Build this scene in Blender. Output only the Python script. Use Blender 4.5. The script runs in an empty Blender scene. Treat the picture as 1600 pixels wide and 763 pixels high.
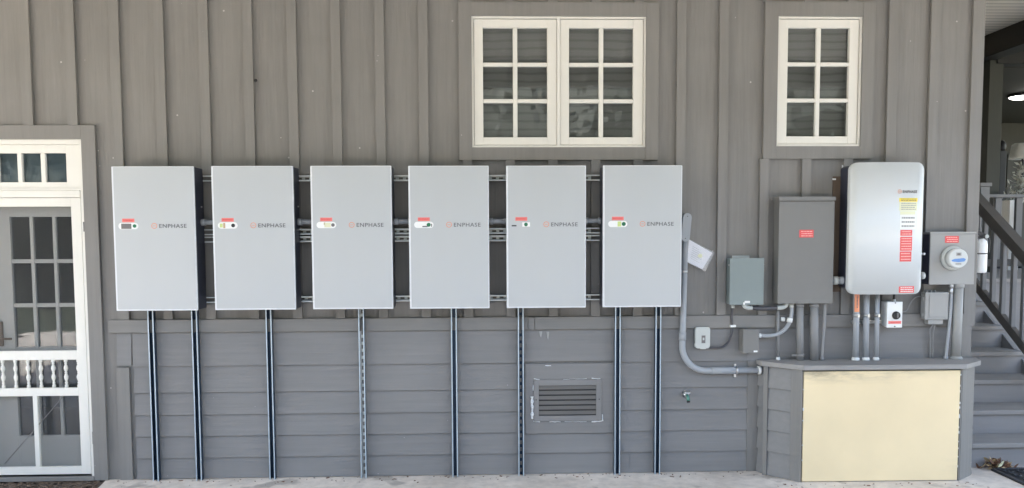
import bpy, bmesh, math, random
from mathutils import Vector, Matrix
random.seed(7)
C = bpy.context.scene
COL = C.collection
PI = math.pi
R = math.radians

# ------------------------------------------------------------ camera, sky, sun, exposure
CF, CCY = 1244.15, 453.07
YAW, PIT, ROL = 0.031624, 0.065675, -0.004547
CAMH, CAMD = 1.7304, 5.7394
_r0 = Vector((math.cos(YAW), -math.sin(YAW), 0)); _fh = Vector((math.sin(YAW), math.cos(YAW), 0)); _z = Vector((0, 0, 1))
FWD = _fh*math.cos(PIT) - _z*math.sin(PIT); _u0 = _z*math.cos(PIT) + _fh*math.sin(PIT)
RGT = _r0*math.cos(ROL) + _u0*math.sin(ROL); UPV = _u0*math.cos(ROL) - _r0*math.sin(ROL)
CAMP = Vector((0, -CAMD, CAMH))
cd = bpy.data.cameras.new('camera'); cam = bpy.data.objects.new('camera', cd); COL.objects.link(cam)
cam.matrix_world = Matrix(((RGT.x, UPV.x, -FWD.x, CAMP.x), (RGT.y, UPV.y, -FWD.y, CAMP.y), (RGT.z, UPV.z, -FWD.z, CAMP.z), (0, 0, 0, 1)))
cd.sensor_fit = 'HORIZONTAL'; cd.sensor_width = 36.0; cd.lens = 36.0*CF/1600; cd.shift_y = (CCY - 381.5)/1600
cd.clip_start = 0.05; cd.clip_end = 500
C.camera = cam
SUN_EL, SUN_AZ = 55, -25      # azimuth clockwise from +Y; the sun stands behind the house, the wall is in open shade
w = bpy.data.worlds.new('World'); C.world = w; w.use_nodes = True
nt = w.node_tree; bg = nt.nodes['Background']; sky = nt.nodes.new('ShaderNodeTexSky')
sky.sky_type = 'NISHITA'; sky.sun_disc = False; sky.sun_elevation = R(SUN_EL); sky.sun_rotation = R(SUN_AZ)
sky.air_density = 1.0; sky.dust_density = 1.2
tint = nt.nodes.new('ShaderNodeMix'); tint.data_type = 'RGBA'; tint.blend_type = 'MULTIPLY'; tint.inputs[0].default_value = 1; tint.inputs[7].default_value = (1.0, 0.85, 0.73, 1)
nt.links.new(sky.outputs[0], tint.inputs[6]); nt.links.new(tint.outputs[2], bg.inputs[0]); bg.inputs[1].default_value = 0.15
sl = bpy.data.lights.new('sun', 'SUN'); sl.energy = 3.0; sl.angle = R(0.5); sl.color = (1.0, 0.95, 0.86)
so = bpy.data.objects.new('sun', sl); COL.objects.link(so); so.location = (-10, -20, 20)
_sd = Vector((math.sin(R(SUN_AZ))*math.cos(R(SUN_EL)), math.cos(R(SUN_AZ))*math.cos(R(SUN_EL)), math.sin(R(SUN_EL))))
so.rotation_euler = (-_sd).to_track_quat('-Z', 'Y').to_euler()
C.view_settings.view_transform = 'Standard'; C.view_settings.look = 'None'; C.view_settings.gamma = 1
C.view_settings.use_curve_mapping = False
C.view_settings.exposure = 3.45

def at(u, v, Y=0.0):                      # where a photo pixel's ray meets the plane Y (used to read off real positions)
    d = FWD + RGT*((u-800)/CF) - UPV*((v-CCY)/CF)
    return CAMP + d*((Y+CAMD)/d.y)
def gr(u, v, Z=0.0):
    d = FWD + RGT*((u-800)/CF) - UPV*((v-CCY)/CF)
    return CAMP + d*((Z-CAMH)/d.z)

# ------------------------------------------------------------ materials
MATS = {}
def mat(name, col, rough=0.6, metal=0.0, grain=None, gscale=1.0, gamt=0.12, bump=0.15, specks=0.0, emis=None, spec=0.5, coat=0.0, blotch=0.0, bdark=(0.05, 0.05, 0.05)):
    """grain: 'X' or 'Z' stretches the noise along that axis, 'N' leaves it even"""
    if name in MATS: return MATS[name]
    m = bpy.data.materials.new(name); m.use_nodes = True; t = m.node_tree; N = t.nodes; L = t.links
    b = N['Principled BSDF']; b.inputs['Roughness'].default_value = rough; b.inputs['Metallic'].default_value = metal
    b.inputs['Specular IOR Level'].default_value = spec; b.inputs['Coat Weight'].default_value = coat
    b.inputs['Base Color'].default_value = (*col, 1)
    if emis: b.inputs['Emission Color'].default_value = (*emis[:3], 1); b.inputs['Emission Strength'].default_value = emis[3]
    if grain:
        tc = N.new('ShaderNodeTexCoord'); mp = N.new('ShaderNodeMapping'); L.new(tc.outputs['Object'], mp.inputs[0])
        s = {'X': (1.5, 30, 30), 'Z': (30, 30, 1.5), 'N': (6, 6, 6)}[grain]
        mp.inputs['Scale'].default_value = tuple(q*gscale for q in s)
        n = N.new('ShaderNodeTexNoise'); n.inputs['Scale'].default_value = 1.0; n.inputs['Detail'].default_value = 6; n.inputs['Roughness'].default_value = 0.65
        L.new(mp.outputs[0], n.inputs['Vector'])
        n2 = N.new('ShaderNodeTexNoise'); n2.inputs['Scale'].default_value = 1.7; n2.inputs['Detail'].default_value = 4
        L.new(tc.outputs['Object'], n2.inputs['Vector'])
        mx = N.new('ShaderNodeMath'); mx.operation = 'ADD'; L.new(n.outputs['Fac'], mx.inputs[0]); L.new(n2.outputs['Fac'], mx.inputs[1])
        mr = N.new('ShaderNodeMapRange'); mr.inputs[1].default_value = 0.6; mr.inputs[2].default_value = 1.4
        mr.inputs[3].default_value = 1-gamt; mr.inputs[4].default_value = 1+gamt; L.new(mx.outputs[0], mr.inputs[0])
        mc = N.new('ShaderNodeMix'); mc.data_type = 'RGBA'; mc.blend_type = 'MULTIPLY'; mc.inputs[0].default_value = 1
        mc.inputs[6].default_value = (*col, 1); L.new(mr.outputs[0], mc.inputs[7]); out = mc.outputs[2]
        if blotch:
            n3 = N.new('ShaderNodeTexNoise'); n3.inputs['Scale'].default_value = 2.3; n3.inputs['Detail'].default_value = 7; L.new(tc.outputs['Object'], n3.inputs['Vector'])
            r3 = N.new('ShaderNodeMapRange'); r3.inputs[1].default_value = 0.56; r3.inputs[2].default_value = 0.72; r3.inputs[4].default_value = blotch; L.new(n3.outputs['Fac'], r3.inputs[0])
            m3 = N.new('ShaderNodeMix'); m3.data_type = 'RGBA'; L.new(r3.outputs[0], m3.inputs[0]); L.new(out, m3.inputs[6]); m3.inputs[7].default_value = (*bdark, 1); out = m3.outputs[2]
        if specks:
            vo = N.new('ShaderNodeTexVoronoi'); vo.inputs['Scale'].default_value = 9; L.new(tc.outputs['Object'], vo.inputs['Vector'])
            lt = N.new('ShaderNodeMath'); lt.operation = 'LESS_THAN'; lt.inputs[1].default_value = specks; L.new(vo.outputs['Distance'], lt.inputs[0])
            n4 = N.new('ShaderNodeTexNoise'); n4.inputs['Scale'].default_value = 3.1; L.new(tc.outputs['Object'], n4.inputs['Vector'])
            g4 = N.new('ShaderNodeMath'); g4.operation = 'GREATER_THAN'; g4.inputs[1].default_value = 0.52; L.new(n4.outputs['Fac'], g4.inputs[0])
            m5 = N.new('ShaderNodeMath'); m5.operation = 'MULTIPLY'; L.new(lt.outputs[0], m5.inputs[0]); L.new(g4.outputs[0], m5.inputs[1])
            m4 = N.new('ShaderNodeMix'); m4.data_type = 'RGBA'; L.new(m5.outputs[0], m4.inputs[0]); L.new(out, m4.inputs[6]); m4.inputs[7].default_value = (*[min(1, q*2.2) for q in col], 1); out = m4.outputs[2]
        L.new(out, b.inputs['Base Color'])
        if bump:
            bp = N.new('ShaderNodeBump'); bp.inputs['Strength'].default_value = bump; bp.inputs['Distance'].default_value = 0.004
            L.new(n.outputs['Fac'], bp.inputs['Height']); L.new(bp.outputs[0], b.inputs['Normal'])
        rr = N.new('ShaderNodeMapRange'); rr.inputs[3].default_value = max(0.02, rough-0.08); rr.inputs[4].default_value = min(1, rough+0.1)
        L.new(n2.outputs['Fac'], rr.inputs[0]); L.new(rr.outputs[0], b.inputs['Roughness'])
    MATS[name] = m; return m

def mat_glass(name, gloss=0.12, tint=(0.74, 0.75, 0.75)):
    m = bpy.data.materials.new(name); m.use_nodes = True; t = m.node_tree; N = t.nodes; L = t.links; N.clear()
    o = N.new('ShaderNodeOutputMaterial'); tr = N.new('ShaderNodeBsdfTransparent'); tr.inputs[0].default_value = (*tint, 1)
    g = N.new('ShaderNodeBsdfGlossy'); g.inputs['Roughness'].default_value = 0.015; g.inputs[0].default_value = (0.9, 0.95, 1, 1)
    fr = N.new('ShaderNodeFresnel'); fr.inputs[0].default_value = 1.5
    ad = N.new('ShaderNodeMath'); ad.inputs[1].default_value = gloss; L.new(fr.outputs[0], ad.inputs[0])
    tc = N.new('ShaderNodeTexCoord'); n = N.new('ShaderNodeTexNoise'); n.inputs['Scale'].default_value = 2.2; L.new(tc.outputs['Object'], n.inputs['Vector'])
    bp = N.new('ShaderNodeBump'); bp.inputs['Strength'].default_value = 0.03; bp.inputs['Distance'].default_value = 0.05; L.new(n.outputs['Fac'], bp.inputs['Height'])
    L.new(bp.outputs[0], g.inputs['Normal'])
    mx = N.new('ShaderNodeMixShader'); L.new(ad.outputs[0], mx.inputs[0]); L.new(tr.outputs[0], mx.inputs[1]); L.new(g.outputs[0], mx.inputs[2])
    L.new(mx.outputs[0], o.inputs[0]); return m
def mat_screen():
    m = bpy.data.materials.new('insect_screen'); m.use_nodes = True; t = m.node_tree; N = t.nodes; L = t.links; N.clear()
    o = N.new('ShaderNodeOutputMaterial'); tr = N.new('ShaderNodeBsdfTransparent')
    d = N.new('ShaderNodeBsdfDiffuse'); d.inputs[0].default_value = (0.16, 0.165, 0.17, 1)
    mx = N.new('ShaderNodeMixShader'); mx.inputs[0].default_value = 0.12
    L.new(tr.outputs[0], mx.inputs[1]); L.new(d.outputs[0], mx.inputs[2]); L.new(mx.outputs[0], o.inputs[0]); return m

GREY = (0.206, 0.199, 0.189)
M = {}
M['board'] = mat('grey_board_paint', GREY, 0.62, grain='Z', gamt=0.16, bump=0.9, specks=0.055, blotch=0.25, bdark=(0.15, 0.145, 0.14))
M['trim'] = mat('grey_trim_paint', GREY, 0.55, grain='Z', gamt=0.13, bump=0.5, specks=0.03)
M['trimx'] = mat('grey_trim_paint_level', GREY, 0.55, grain='X', gamt=0.13, bump=0.4)
M['lap'] = mat('grey_lap_paint', (0.212, 0.208, 0.206), 0.5, grain='X', gamt=0.12, bump=0.45, specks=0.028)
M['white'] = mat('white_wood_paint', (0.74, 0.725, 0.675), 0.4, grain='Z', gamt=0.03, bump=0.05)
M['doorgrey'] = mat('grey_door_paint', (0.36, 0.36, 0.345), 0.5)
M['glass'] = mat_glass('window_glass', 0.015)
M['screen'] = mat_screen()
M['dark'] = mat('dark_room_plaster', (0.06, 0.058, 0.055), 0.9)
M['cover'] = mat('silver_grey_cover', (0.475, 0.495, 0.51), 0.42, metal=0.35, grain='Z', gscale=0.3, gamt=0.012, bump=0.0)
M['rim'] = mat('highlit_cover_rim', (0.68, 0.70, 0.73), 0.3)  # paler than the cover to imitate the highlight along its edges
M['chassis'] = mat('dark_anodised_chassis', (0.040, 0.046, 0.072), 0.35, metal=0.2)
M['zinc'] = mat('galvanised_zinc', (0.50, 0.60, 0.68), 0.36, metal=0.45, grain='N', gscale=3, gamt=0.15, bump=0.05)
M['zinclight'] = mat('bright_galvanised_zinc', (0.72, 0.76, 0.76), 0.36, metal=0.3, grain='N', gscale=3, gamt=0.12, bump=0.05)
M['zincshade'] = mat('shaded_zinc', (0.028, 0.05, 0.09), 0.4, metal=0.5)  # zinc with the shade inside the channels put into its colour
M['pvc'] = mat('grey_pvc', (0.34, 0.36, 0.385), 0.42, grain='N', gamt=0.05, bump=0.03)
M['pvcpaint'] = mat('painted_conduit', (0.25, 0.25, 0.25), 0.5, grain='Z', gamt=0.08, bump=0.1)
M['panel'] = mat('grey_metal_enclosure', (0.185, 0.183, 0.176), 0.5, grain='N', gamt=0.05, bump=0.04)
M['panelgreen'] = mat('green_grey_enclosure', (0.21, 0.25, 0.25), 0.38, grain='N', gamt=0.04, bump=0.02)
M['meterbox'] = mat('light_grey_enclosure', (0.33, 0.33, 0.32), 0.5, grain='N', gamt=0.05, bump=0.03)
M['pale'] = mat('pale_grey_plastic', (0.50, 0.52, 0.50), 0.45, grain='N', gamt=0.06, bump=0.03)
M['whitepl'] = mat('white_plastic', (0.80, 0.81, 0.80), 0.35)
M['black'] = mat('black_rubber', (0.018, 0.018, 0.02), 0.45)
M['flex'] = mat('dark_flexible_conduit', (0.07, 0.07, 0.08), 0.4)
M['steel'] = mat('bright_steel', (0.62, 0.63, 0.64), 0.28, metal=0.9)
M['red'] = mat('red_sticker', (0.72, 0.09, 0.09), 0.4)
M['pink'] = mat('pale_red_sticker', (0.80, 0.22, 0.20), 0.4)
M['redink'] = mat('pale_red_print', (0.85, 0.45, 0.42), 0.4)
M['ink'] = mat('grey_print', (0.12, 0.12, 0.13), 0.5)
M['orange'] = mat('orange_print', (0.72, 0.25, 0.12), 0.5)
M['orangelab'] = mat('orange_sticker', (0.80, 0.30, 0.16), 0.45)
M['yellow'] = mat('yellow_sticker', (0.85, 0.66, 0.06), 0.45)
M['paleyellow'] = mat('pale_yellow_sticker', (0.72, 0.72, 0.50), 0.45)
M['paper'] = mat('white_paper', (0.80, 0.80, 0.84), 0.5, grain='N', gamt=0.05, bump=0.1)
M['green'] = mat('green_plastic', (0.02, 0.16, 0.08), 0.35)
M['lime'] = mat('lime_sticker', (0.55, 0.66, 0.25), 0.4)
M['midgrey'] = mat('mid_grey_plastic', (0.16, 0.15, 0.15), 0.45)
M['wood'] = mat('bare_brown_plywood', (0.12, 0.085, 0.06), 0.7, grain='Z', gamt=0.3, bump=0.2, blotch=0.5, bdark=(0.05, 0.035, 0.03))
M['cream'] = mat('cream_board', (0.85, 0.695, 0.44), 0.55, grain='N', gscale=0.25, gamt=0.07, bump=0.03)
M['step'] = mat('grey_step_paint', (0.265, 0.26, 0.262), 0.55, grain='X', gamt=0.1, bump=0.15)
M['tread'] = mat('worn_tread_paint', (0.29, 0.28, 0.27), 0.6, grain='X', gamt=0.15, bump=0.2, blotch=0.35, bdark=(0.16, 0.15, 0.14))
M['rail'] = mat('dark_brown_grey_rail', (0.10, 0.092, 0.085), 0.55, grain='N', gamt=0.1, bump=0.05)
M['bal'] = mat('grey_baluster_paint', (0.20, 0.20, 0.205), 0.55)
M['olive'] = mat('dark_olive_paint', (0.035, 0.037, 0.028), 0.6, grain='N', gamt=0.1, bump=0.05)
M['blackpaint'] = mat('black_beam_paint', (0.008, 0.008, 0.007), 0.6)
M['caulk'] = mat('white_caulk', (0.78, 0.80, 0.82), 0.5)
M['smear'] = mat('pale_paint_smear', (0.36, 0.36, 0.35), 0.6)
M['leafbrown'] = mat('dry_brown_leaf', (0.17, 0.085, 0.05), 0.7)
M['leaftan'] = mat('dry_tan_leaf', (0.50, 0.38, 0.22), 0.7)
M['leafpale'] = mat('pale_leaf', (0.50, 0.50, 0.44), 0.6)
M['foliage'] = mat('green_foliage', (0.05, 0.056, 0.045), 0.7, grain='N', gamt=0.5, bump=0)
M['grass'] = mat('lawn_green', (0.060, 0.070, 0.042), 0.9, grain='N', gamt=0.4, bump=0.3)
M['lamp'] = mat('lamp_glow', (0.9, 0.9, 0.85), 0.4, emis=(1, 0.97, 0.9, 2.0))
M['teal'] = mat('teal_green_brass', (0.10, 0.25, 0.20), 0.4, metal=0.3)
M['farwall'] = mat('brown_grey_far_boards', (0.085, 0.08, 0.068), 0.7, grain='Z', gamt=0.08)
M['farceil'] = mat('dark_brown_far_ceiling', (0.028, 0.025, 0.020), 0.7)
M['shade'] = mat('white_cloth_shade', (0.75, 0.75, 0.70), 0.7, grain='N', gamt=0.15, bump=0.1)

def mat_ceiling():
    m = mat('beadboard_ceiling', (0.62, 0.60, 0.54), 0.55); t = m.node_tree; N = t.nodes; L = t.links; b = N['Principled BSDF']
    tc = N.new('ShaderNodeTexCoord'); wv = N.new('ShaderNodeTexWave'); wv.bands_direction = 'Y'; wv.inputs['Scale'].default_value = 3.1; wv.inputs['Distortion'].default_value = 0.0
    L.new(tc.outputs['Object'], wv.inputs['Vector'])
    rp = N.new('ShaderNodeMapRange'); rp.inputs[1].default_value = 0.0; rp.inputs[2].default_value = 0.16; rp.inputs[3].default_value = 0.45; rp.inputs[4].default_value = 1.0; L.new(wv.outputs['Fac'], rp.inputs[0])
    mc = N.new('ShaderNodeMix'); mc.data_type = 'RGBA'; mc.blend_type = 'MULTIPLY'; mc.inputs[0].default_value = 1; mc.inputs[6].default_value = (0.62, 0.585, 0.51, 1); L.new(rp.outputs[0], mc.inputs[7]); L.new(mc.outputs[2], b.inputs['Base Color'])
    bp = N.new('ShaderNodeBump'); bp.inputs['Strength'].default_value = 0.8; bp.inputs['Distance'].default_value = 0.01; L.new(rp.outputs[0], bp.inputs['Height']); L.new(bp.outputs[0], b.inputs['Normal'])
    return m
M['ceiling'] = mat_ceiling()
def mat_reflection_sheet():  # grey with wavy bands, imitating what the panes would reflect
    m = mat('grey_reflection_sheet', (0.22, 0.22, 0.20), 0.7); t = m.node_tree; N = t.nodes; L = t.links; b = N['Principled BSDF']
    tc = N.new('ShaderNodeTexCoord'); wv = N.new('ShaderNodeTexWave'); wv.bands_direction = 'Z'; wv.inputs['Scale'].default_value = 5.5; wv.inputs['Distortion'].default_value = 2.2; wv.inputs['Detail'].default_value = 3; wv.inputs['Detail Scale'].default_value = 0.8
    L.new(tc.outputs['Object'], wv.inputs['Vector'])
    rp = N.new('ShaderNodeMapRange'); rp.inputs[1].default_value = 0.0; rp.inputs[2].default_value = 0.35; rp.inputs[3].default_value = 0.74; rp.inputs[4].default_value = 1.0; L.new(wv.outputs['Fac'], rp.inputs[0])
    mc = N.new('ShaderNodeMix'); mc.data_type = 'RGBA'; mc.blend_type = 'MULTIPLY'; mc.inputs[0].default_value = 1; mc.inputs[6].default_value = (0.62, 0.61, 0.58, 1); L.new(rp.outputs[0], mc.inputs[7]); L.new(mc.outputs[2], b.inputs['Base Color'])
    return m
M['reflection_sheet'] = mat_reflection_sheet()
def mat_concrete():
    m = mat('pale_concrete', (0.5, 0.47, 0.43), 0.8); t = m.node_tree; N = t.nodes; L = t.links; b = N['Principled BSDF']
    tc = N.new('ShaderNodeTexCoord')
    def noise(s, d=8, r=0.6):
        n = N.new('ShaderNodeTexNoise'); n.inputs['Scale'].default_value = s; n.inputs['Detail'].default_value = d; n.inputs['Roughness'].default_value = r
        L.new(tc.outputs['Object'], n.inputs['Vector']); return n
    a = noise(2.2); c = noise(14); d = noise(3.4, 5, 0.5); e = noise(60, 3)
    cr = N.new('ShaderNodeValToRGB'); cr.color_ramp.elements[0].position = 0.33; cr.color_ramp.elements[0].color = (0.60, 0.535, 0.465, 1)
    cr.color_ramp.elements[1].position = 0.62; cr.color_ramp.elements[1].color = (0.78, 0.71, 0.63, 1); L.new(a.outputs['Fac'], cr.inputs[0])
    r2 = N.new('ShaderNodeMapRange'); r2.inputs[1].default_value = 0.3; r2.inputs[2].default_value = 0.7; r2.inputs[3].default_value = 0.85; r2.inputs[4].default_value = 1.12; L.new(c.outputs['Fac'], r2.inputs[0])
    m1 = N.new('ShaderNodeMix'); m1.data_type = 'RGBA'; m1.blend_type = 'MULTIPLY'; m1.inputs[0].default_value = 1; L.new(cr.outputs[0], m1.inputs[6]); L.new(r2.outputs[0], m1.inputs[7])
    r3 = N.new('ShaderNodeMapRange'); r3.inputs[1].default_value = 0.62; r3.inputs[2].default_value = 0.68; r3.inputs[4].default_value = 0.55; L.new(d.outputs['Fac'], r3.inputs[0])
    m2 = N.new('ShaderNodeMix'); m2.data_type = 'RGBA'; L.new(r3.outputs[0], m2.inputs[0]); L.new(m1.outputs[2], m2.inputs[6]); m2.inputs[7].default_value = (0.22, 0.20, 0.18, 1)
    L.new(m2.outputs[2], b.inputs['Base Color'])
    bp = N.new('ShaderNodeBump'); bp.inputs['Strength'].default_value = 0.25; bp.inputs['Distance'].default_value = 0.004; L.new(e.outputs['Fac'], bp.inputs['Height']); L.new(bp.outputs[0], b.inputs['Normal'])
    return m
M['concrete'] = mat_concrete()
M['soil'] = mat('dark_mulch_soil', (0.085, 0.062, 0.048), 0.9, grain='N', gscale=4, gamt=0.5, bump=0.8)
def mat_cream():
    m = M['cream']; t = m.node_tree; N = t.nodes; L = t.links; b = N['Principled BSDF']
    prev = b.inputs['Base Color'].links[0].from_socket
    tc = N.new('ShaderNodeTexCoord'); sp = N.new('ShaderNodeSeparateXYZ'); L.new(tc.outputs['Object'], sp.inputs[0])
    n = N.new('ShaderNodeTexNoise'); n.inputs['Scale'].default_value = 5; n.inputs['Detail'].default_value = 8; n.inputs['Roughness'].default_value = 0.7
    mp = N.new('ShaderNodeMapping'); mp.inputs['Scale'].default_value = (0.6, 1, 3); L.new(tc.outputs['Object'], mp.inputs[0]); L.new(mp.outputs[0], n.inputs['Vector'])
    def mr(sock, a, b_, c, d):
        q = N.new('ShaderNodeMapRange'); q.inputs[1].default_value = a; q.inputs[2].default_value = b_; q.inputs[3].default_value = c; q.inputs[4].default_value = d; L.new(sock, q.inputs[0]); return q.outputs[0]
    def mul(a, b_):
        q = N.new('ShaderNodeMath'); q.operation = 'MULTIPLY'; L.new(a, q.inputs[0]); L.new(b_, q.inputs[1]); return q.outputs[0]
    # mildew stain: top left of the board, with its own ragged shape
    top = mul(mr(sp.outputs['Z'], 0.69, 0.79, 0, 1), mr(sp.outputs['X'], -0.25, 0.35, 1, 0.15)); st = mul(top, mr(n.outputs['Fac'], 0.42, 0.62, 0, 1))
    low = mul(mr(sp.outputs['Z'], 0.32, 0.08, 0, 0.45), mr(sp.outputs['X'], 0.4, 0.75, 0, 1)); st2 = mul(low, mr(n.outputs['Fac'], 0.5, 0.68, 0, 1))
    ad = N.new('ShaderNodeMath'); L.new(st, ad.inputs[0]); L.new(st2, ad.inputs[1]); ad.use_clamp = True
    m1 = N.new('ShaderNodeMix'); m1.data_type = 'RGBA'; L.new(ad.outputs[0], m1.inputs[0]); L.new(prev, m1.inputs[6]); m1.inputs[7].default_value = (0.30, 0.25, 0.17, 1)
    L.new(m1.outputs[2], b.inputs['Base Color'])
mat_cream()

# ------------------------------------------------------------ mesh helpers
class MB:
    def __init__(s): s.bm = bmesh.new()
    def box(s, x0, x1, y0, y1, z0, z1, bev=0.0, rot=None, ctr=None):
        r = bmesh.ops.create_cube(s.bm, size=1.0); vs = r['verts']
        c = Vector(((x0+x1)/2, (y0+y1)/2, (z0+z1)/2)); d = (abs(x1-x0), abs(y1-y0), abs(z1-z0))
        for v in vs: v.co = Vector((v.co.x*d[0], v.co.y*d[1], v.co.z*d[2]))
        if bev:
            es = list({e for v in vs for e in v.link_edges})
            o = bmesh.ops.bevel(s.bm, geom=es, offset=min(bev, min(d)*0.45), segments=2, affect='EDGES', profile=0.5)
            vs = list({v for f in o['faces'] for v in f.verts} | {v for v in vs if v.is_valid})
        if rot is not None:
            for v in vs: v.co = rot @ v.co
        for v in vs: v.co += c
        return s
    def cyl(s, p0, p1, r0, r1=None, n=20, caps=True):
        p0 = Vector(p0); p1 = Vector(p1); r1 = r0 if r1 is None else r1
        d = (p1-p0); q = d.to_track_quat('Z', 'Y')
        A = [s.bm.verts.new(p0 + q @ Vector((r0*math.cos(2*PI*i/n), r0*math.sin(2*PI*i/n), 0))) for i in range(n)]
        B = [s.bm.verts.new(p1 + q @ Vector((r1*math.cos(2*PI*i/n), r1*math.sin(2*PI*i/n), 0))) for i in range(n)]
        for i in range(n):
            f = s.bm.faces.new((A[i], A[(i+1) % n], B[(i+1) % n], B[i])); f.smooth = True
        if caps: s.bm.faces.new(A[::-1]); s.bm.faces.new(B)
        return s
    def tube(s, pts, r, n=16, ribs=None):
        pts = [Vector(p) for p in pts]; rings = []; nrm = None
        for i, p in enumerate(pts):
            t = (pts[min(i+1, len(pts)-1)] - pts[max(i-1, 0)]).normalized()
            if nrm is None: nrm = t.orthogonal().normalized()
            nrm = (nrm - t*nrm.dot(t)).normalized(); b = t.cross(nrm)
            rr = r*(1 + (ribs if (ribs and i % 2) else 0))
            rings.append([s.bm.verts.new(p + (nrm*math.cos(2*PI*k/n) + b*math.sin(2*PI*k/n))*rr) for k in range(n)])
        for a, b in zip(rings, rings[1:]):
            for k in range(n):
                f = s.bm.faces.new((a[k], a[(k+1) % n], b[(k+1) % n], b[k])); f.smooth = True
        s.bm.faces.new(rings[0][::-1]); s.bm.faces.new(rings[-1]); return s
    def prism(s, poly, y0, y1, bev=0.0, axis='Y'):
        """poly: outline in XZ (axis Y) or XY (axis Z), extruded from y0 to y1"""
        f = (lambda a, b, t: Vector((a, t, b))) if axis == 'Y' else (lambda a, b, t: Vector((a, b, t)))
        A = [s.bm.verts.new(f(a, b, y0)) for a, b in poly]; B = [s.bm.verts.new(f(a, b, y1)) for a, b in poly]
        n = len(poly); fs = [s.bm.faces.new(A), s.bm.faces.new(B[::-1])]
        for i in range(n): fs.append(s.bm.faces.new((A[i], B[i], B[(i+1) % n], A[(i+1) % n])))
        if bev:
            es = [e for e in fs[0].edges]
            bmesh.ops.bevel(s.bm, geom=es, offset=bev, segments=3, affect='EDGES', profile=0.5)
        return s
    def lathe(s, prof, base, axis=Vector((0, 0, 1)), n=20):
        q = Vector(axis).to_track_quat('Z', 'Y'); base = Vector(base)
        rings = [[s.bm.verts.new(base + q @ Vector((r*math.cos(2*PI*k/n), r*math.sin(2*PI*k/n), h))) for k in range(n)] for r, h in prof]
        for a, b in zip(rings, rings[1:]):
            for k in range(n):
                f = s.bm.faces.new((a[k], a[(k+1) % n], b[(k+1) % n], b[k])); f.smooth = True
        s.bm.faces.new(rings[0][::-1]); s.bm.faces.new(rings[-1]); return s
    def quad(s, *p):
        s.bm.faces.new([s.bm.verts.new(Vector(q)) for q in p]); return s
    def hexa(s, lo, hi):
        """eight corner points: lo = bottom loop, hi = top loop"""
        A = [s.bm.verts.new(Vector(q)) for q in lo]; B = [s.bm.verts.new(Vector(q)) for q in hi]; n = len(A)
        s.bm.faces.new(A[::-1]); s.bm.faces.new(B)
        for i in range(n): s.bm.faces.new((A[i], A[(i+1) % n], B[(i+1) % n], B[i]))
        return s
    def obj(s, name, m, parent=None, label=None):
        bmesh.ops.recalc_face_normals(s.bm, faces=s.bm.faces[:])
        me = bpy.data.meshes.new(name); off = Vector((0, 0, 0)); p = parent
        while p is not None: off += p.location; p = p.parent
        if parent is None:      # a thing that is one mesh: origin at its own base centre
            lo = Vector([min(v.co[i] for v in s.bm.verts) for i in range(3)]); hi = Vector([max(v.co[i] for v in s.bm.verts) for i in range(3)])
            off = Vector(((lo.x+hi.x)/2, (lo.y+hi.y)/2, lo.z))
        for v in s.bm.verts: v.co -= off
        s.bm.to_mesh(me); s.bm.free(); me.materials.append(m)
        o = bpy.data.objects.new(name, me); COL.objects.link(o)
        if parent is None: o.location = off
        else: o.parent = parent
        if label: o['label'] = label
        return o

def thing(name, label, cat, loc=(0, 0, 0), group=None):
    o = bpy.data.objects.new(name, None); COL.objects.link(o); o.location = loc; o.empty_display_size = 0.1
    o['label'] = label; o['category'] = cat
    if group: o['group'] = group
    return o
def tag(o, label, cat, group=None):
    o['label'] = label; o['category'] = cat
    if group: o['group'] = group
    return o
def struct(o, kind='structure'): o['kind'] = kind; return o
def text(s, h, x, y, z, m, name, parent, depth=0.0008, bold=0.0, sx=1.0, space=1.0, wid=None):
    """lettering standing upright on a surface facing -Y; x,z = left end and baseline"""
    cu = bpy.data.curves.new('t', 'FONT'); cu.body = s; cu.size = h/0.73; cu.extrude = depth; cu.offset = bold; cu.resolution_u = 3; cu.space_character = space
    t = bpy.data.objects.new('t', cu); COL.objects.link(t); bpy.context.view_layer.update()
    dg = bpy.context.evaluated_depsgraph_get(); me = bpy.data.meshes.new_from_object(t.evaluated_get(dg))
    bpy.data.objects.remove(t); bpy.data.curves.remove(cu)
    off = Vector((0, 0, 0)); p = parent
    if wid: sx = wid/max(v.co.x for v in me.vertices)
    while p is not None: off += p.location; p = p.parent
    for v in me.vertices: v.co = Vector((v.co.x*sx + x, y - v.co.z, v.co.y + z)) - off
    me.materials.clear(); me.materials.append(m); me.name = name
    o = bpy.data.objects.new(name, me); COL.objects.link(o); o.parent = parent; return o
def rrect(x0, x1, z0, z1, r, n=6):
    P = []
    for cx, cz, a0 in ((x1-r, z1-r, 0), (x0+r, z1-r, 90), (x0+r, z0+r, 180), (x1-r, z0+r, 270)):
        for k in range(n+1):
            a = R(a0 + 90*k/n); P.append((cx + r*math.cos(a), cz + r*math.sin(a)))
    return P
def arc(c, r, a0, a1, n=10, Y=0.0):       # in the XZ plane
    return [Vector((c[0] + r*math.cos(R(a0+(a1-a0)*k/n)), Y, c[1] + r*math.sin(R(a0+(a1-a0)*k/n)))) for k in range(n+1)]
def catmull(P, n=8):
    P = [Vector(p) for p in P]; out = []
    for i in range(len(P)-1):
        a, b, c, d = P[max(i-1, 0)], P[i], P[i+1], P[min(i+2, len(P)-1)]
        for k in range(n):
            t = k/n; out.append(0.5*((2*b) + (c-a)*t + (2*a-5*b+4*c-d)*t*t + (3*b-a-3*c+d)*t*t*t))
    out.append(P[-1]); return out
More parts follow.
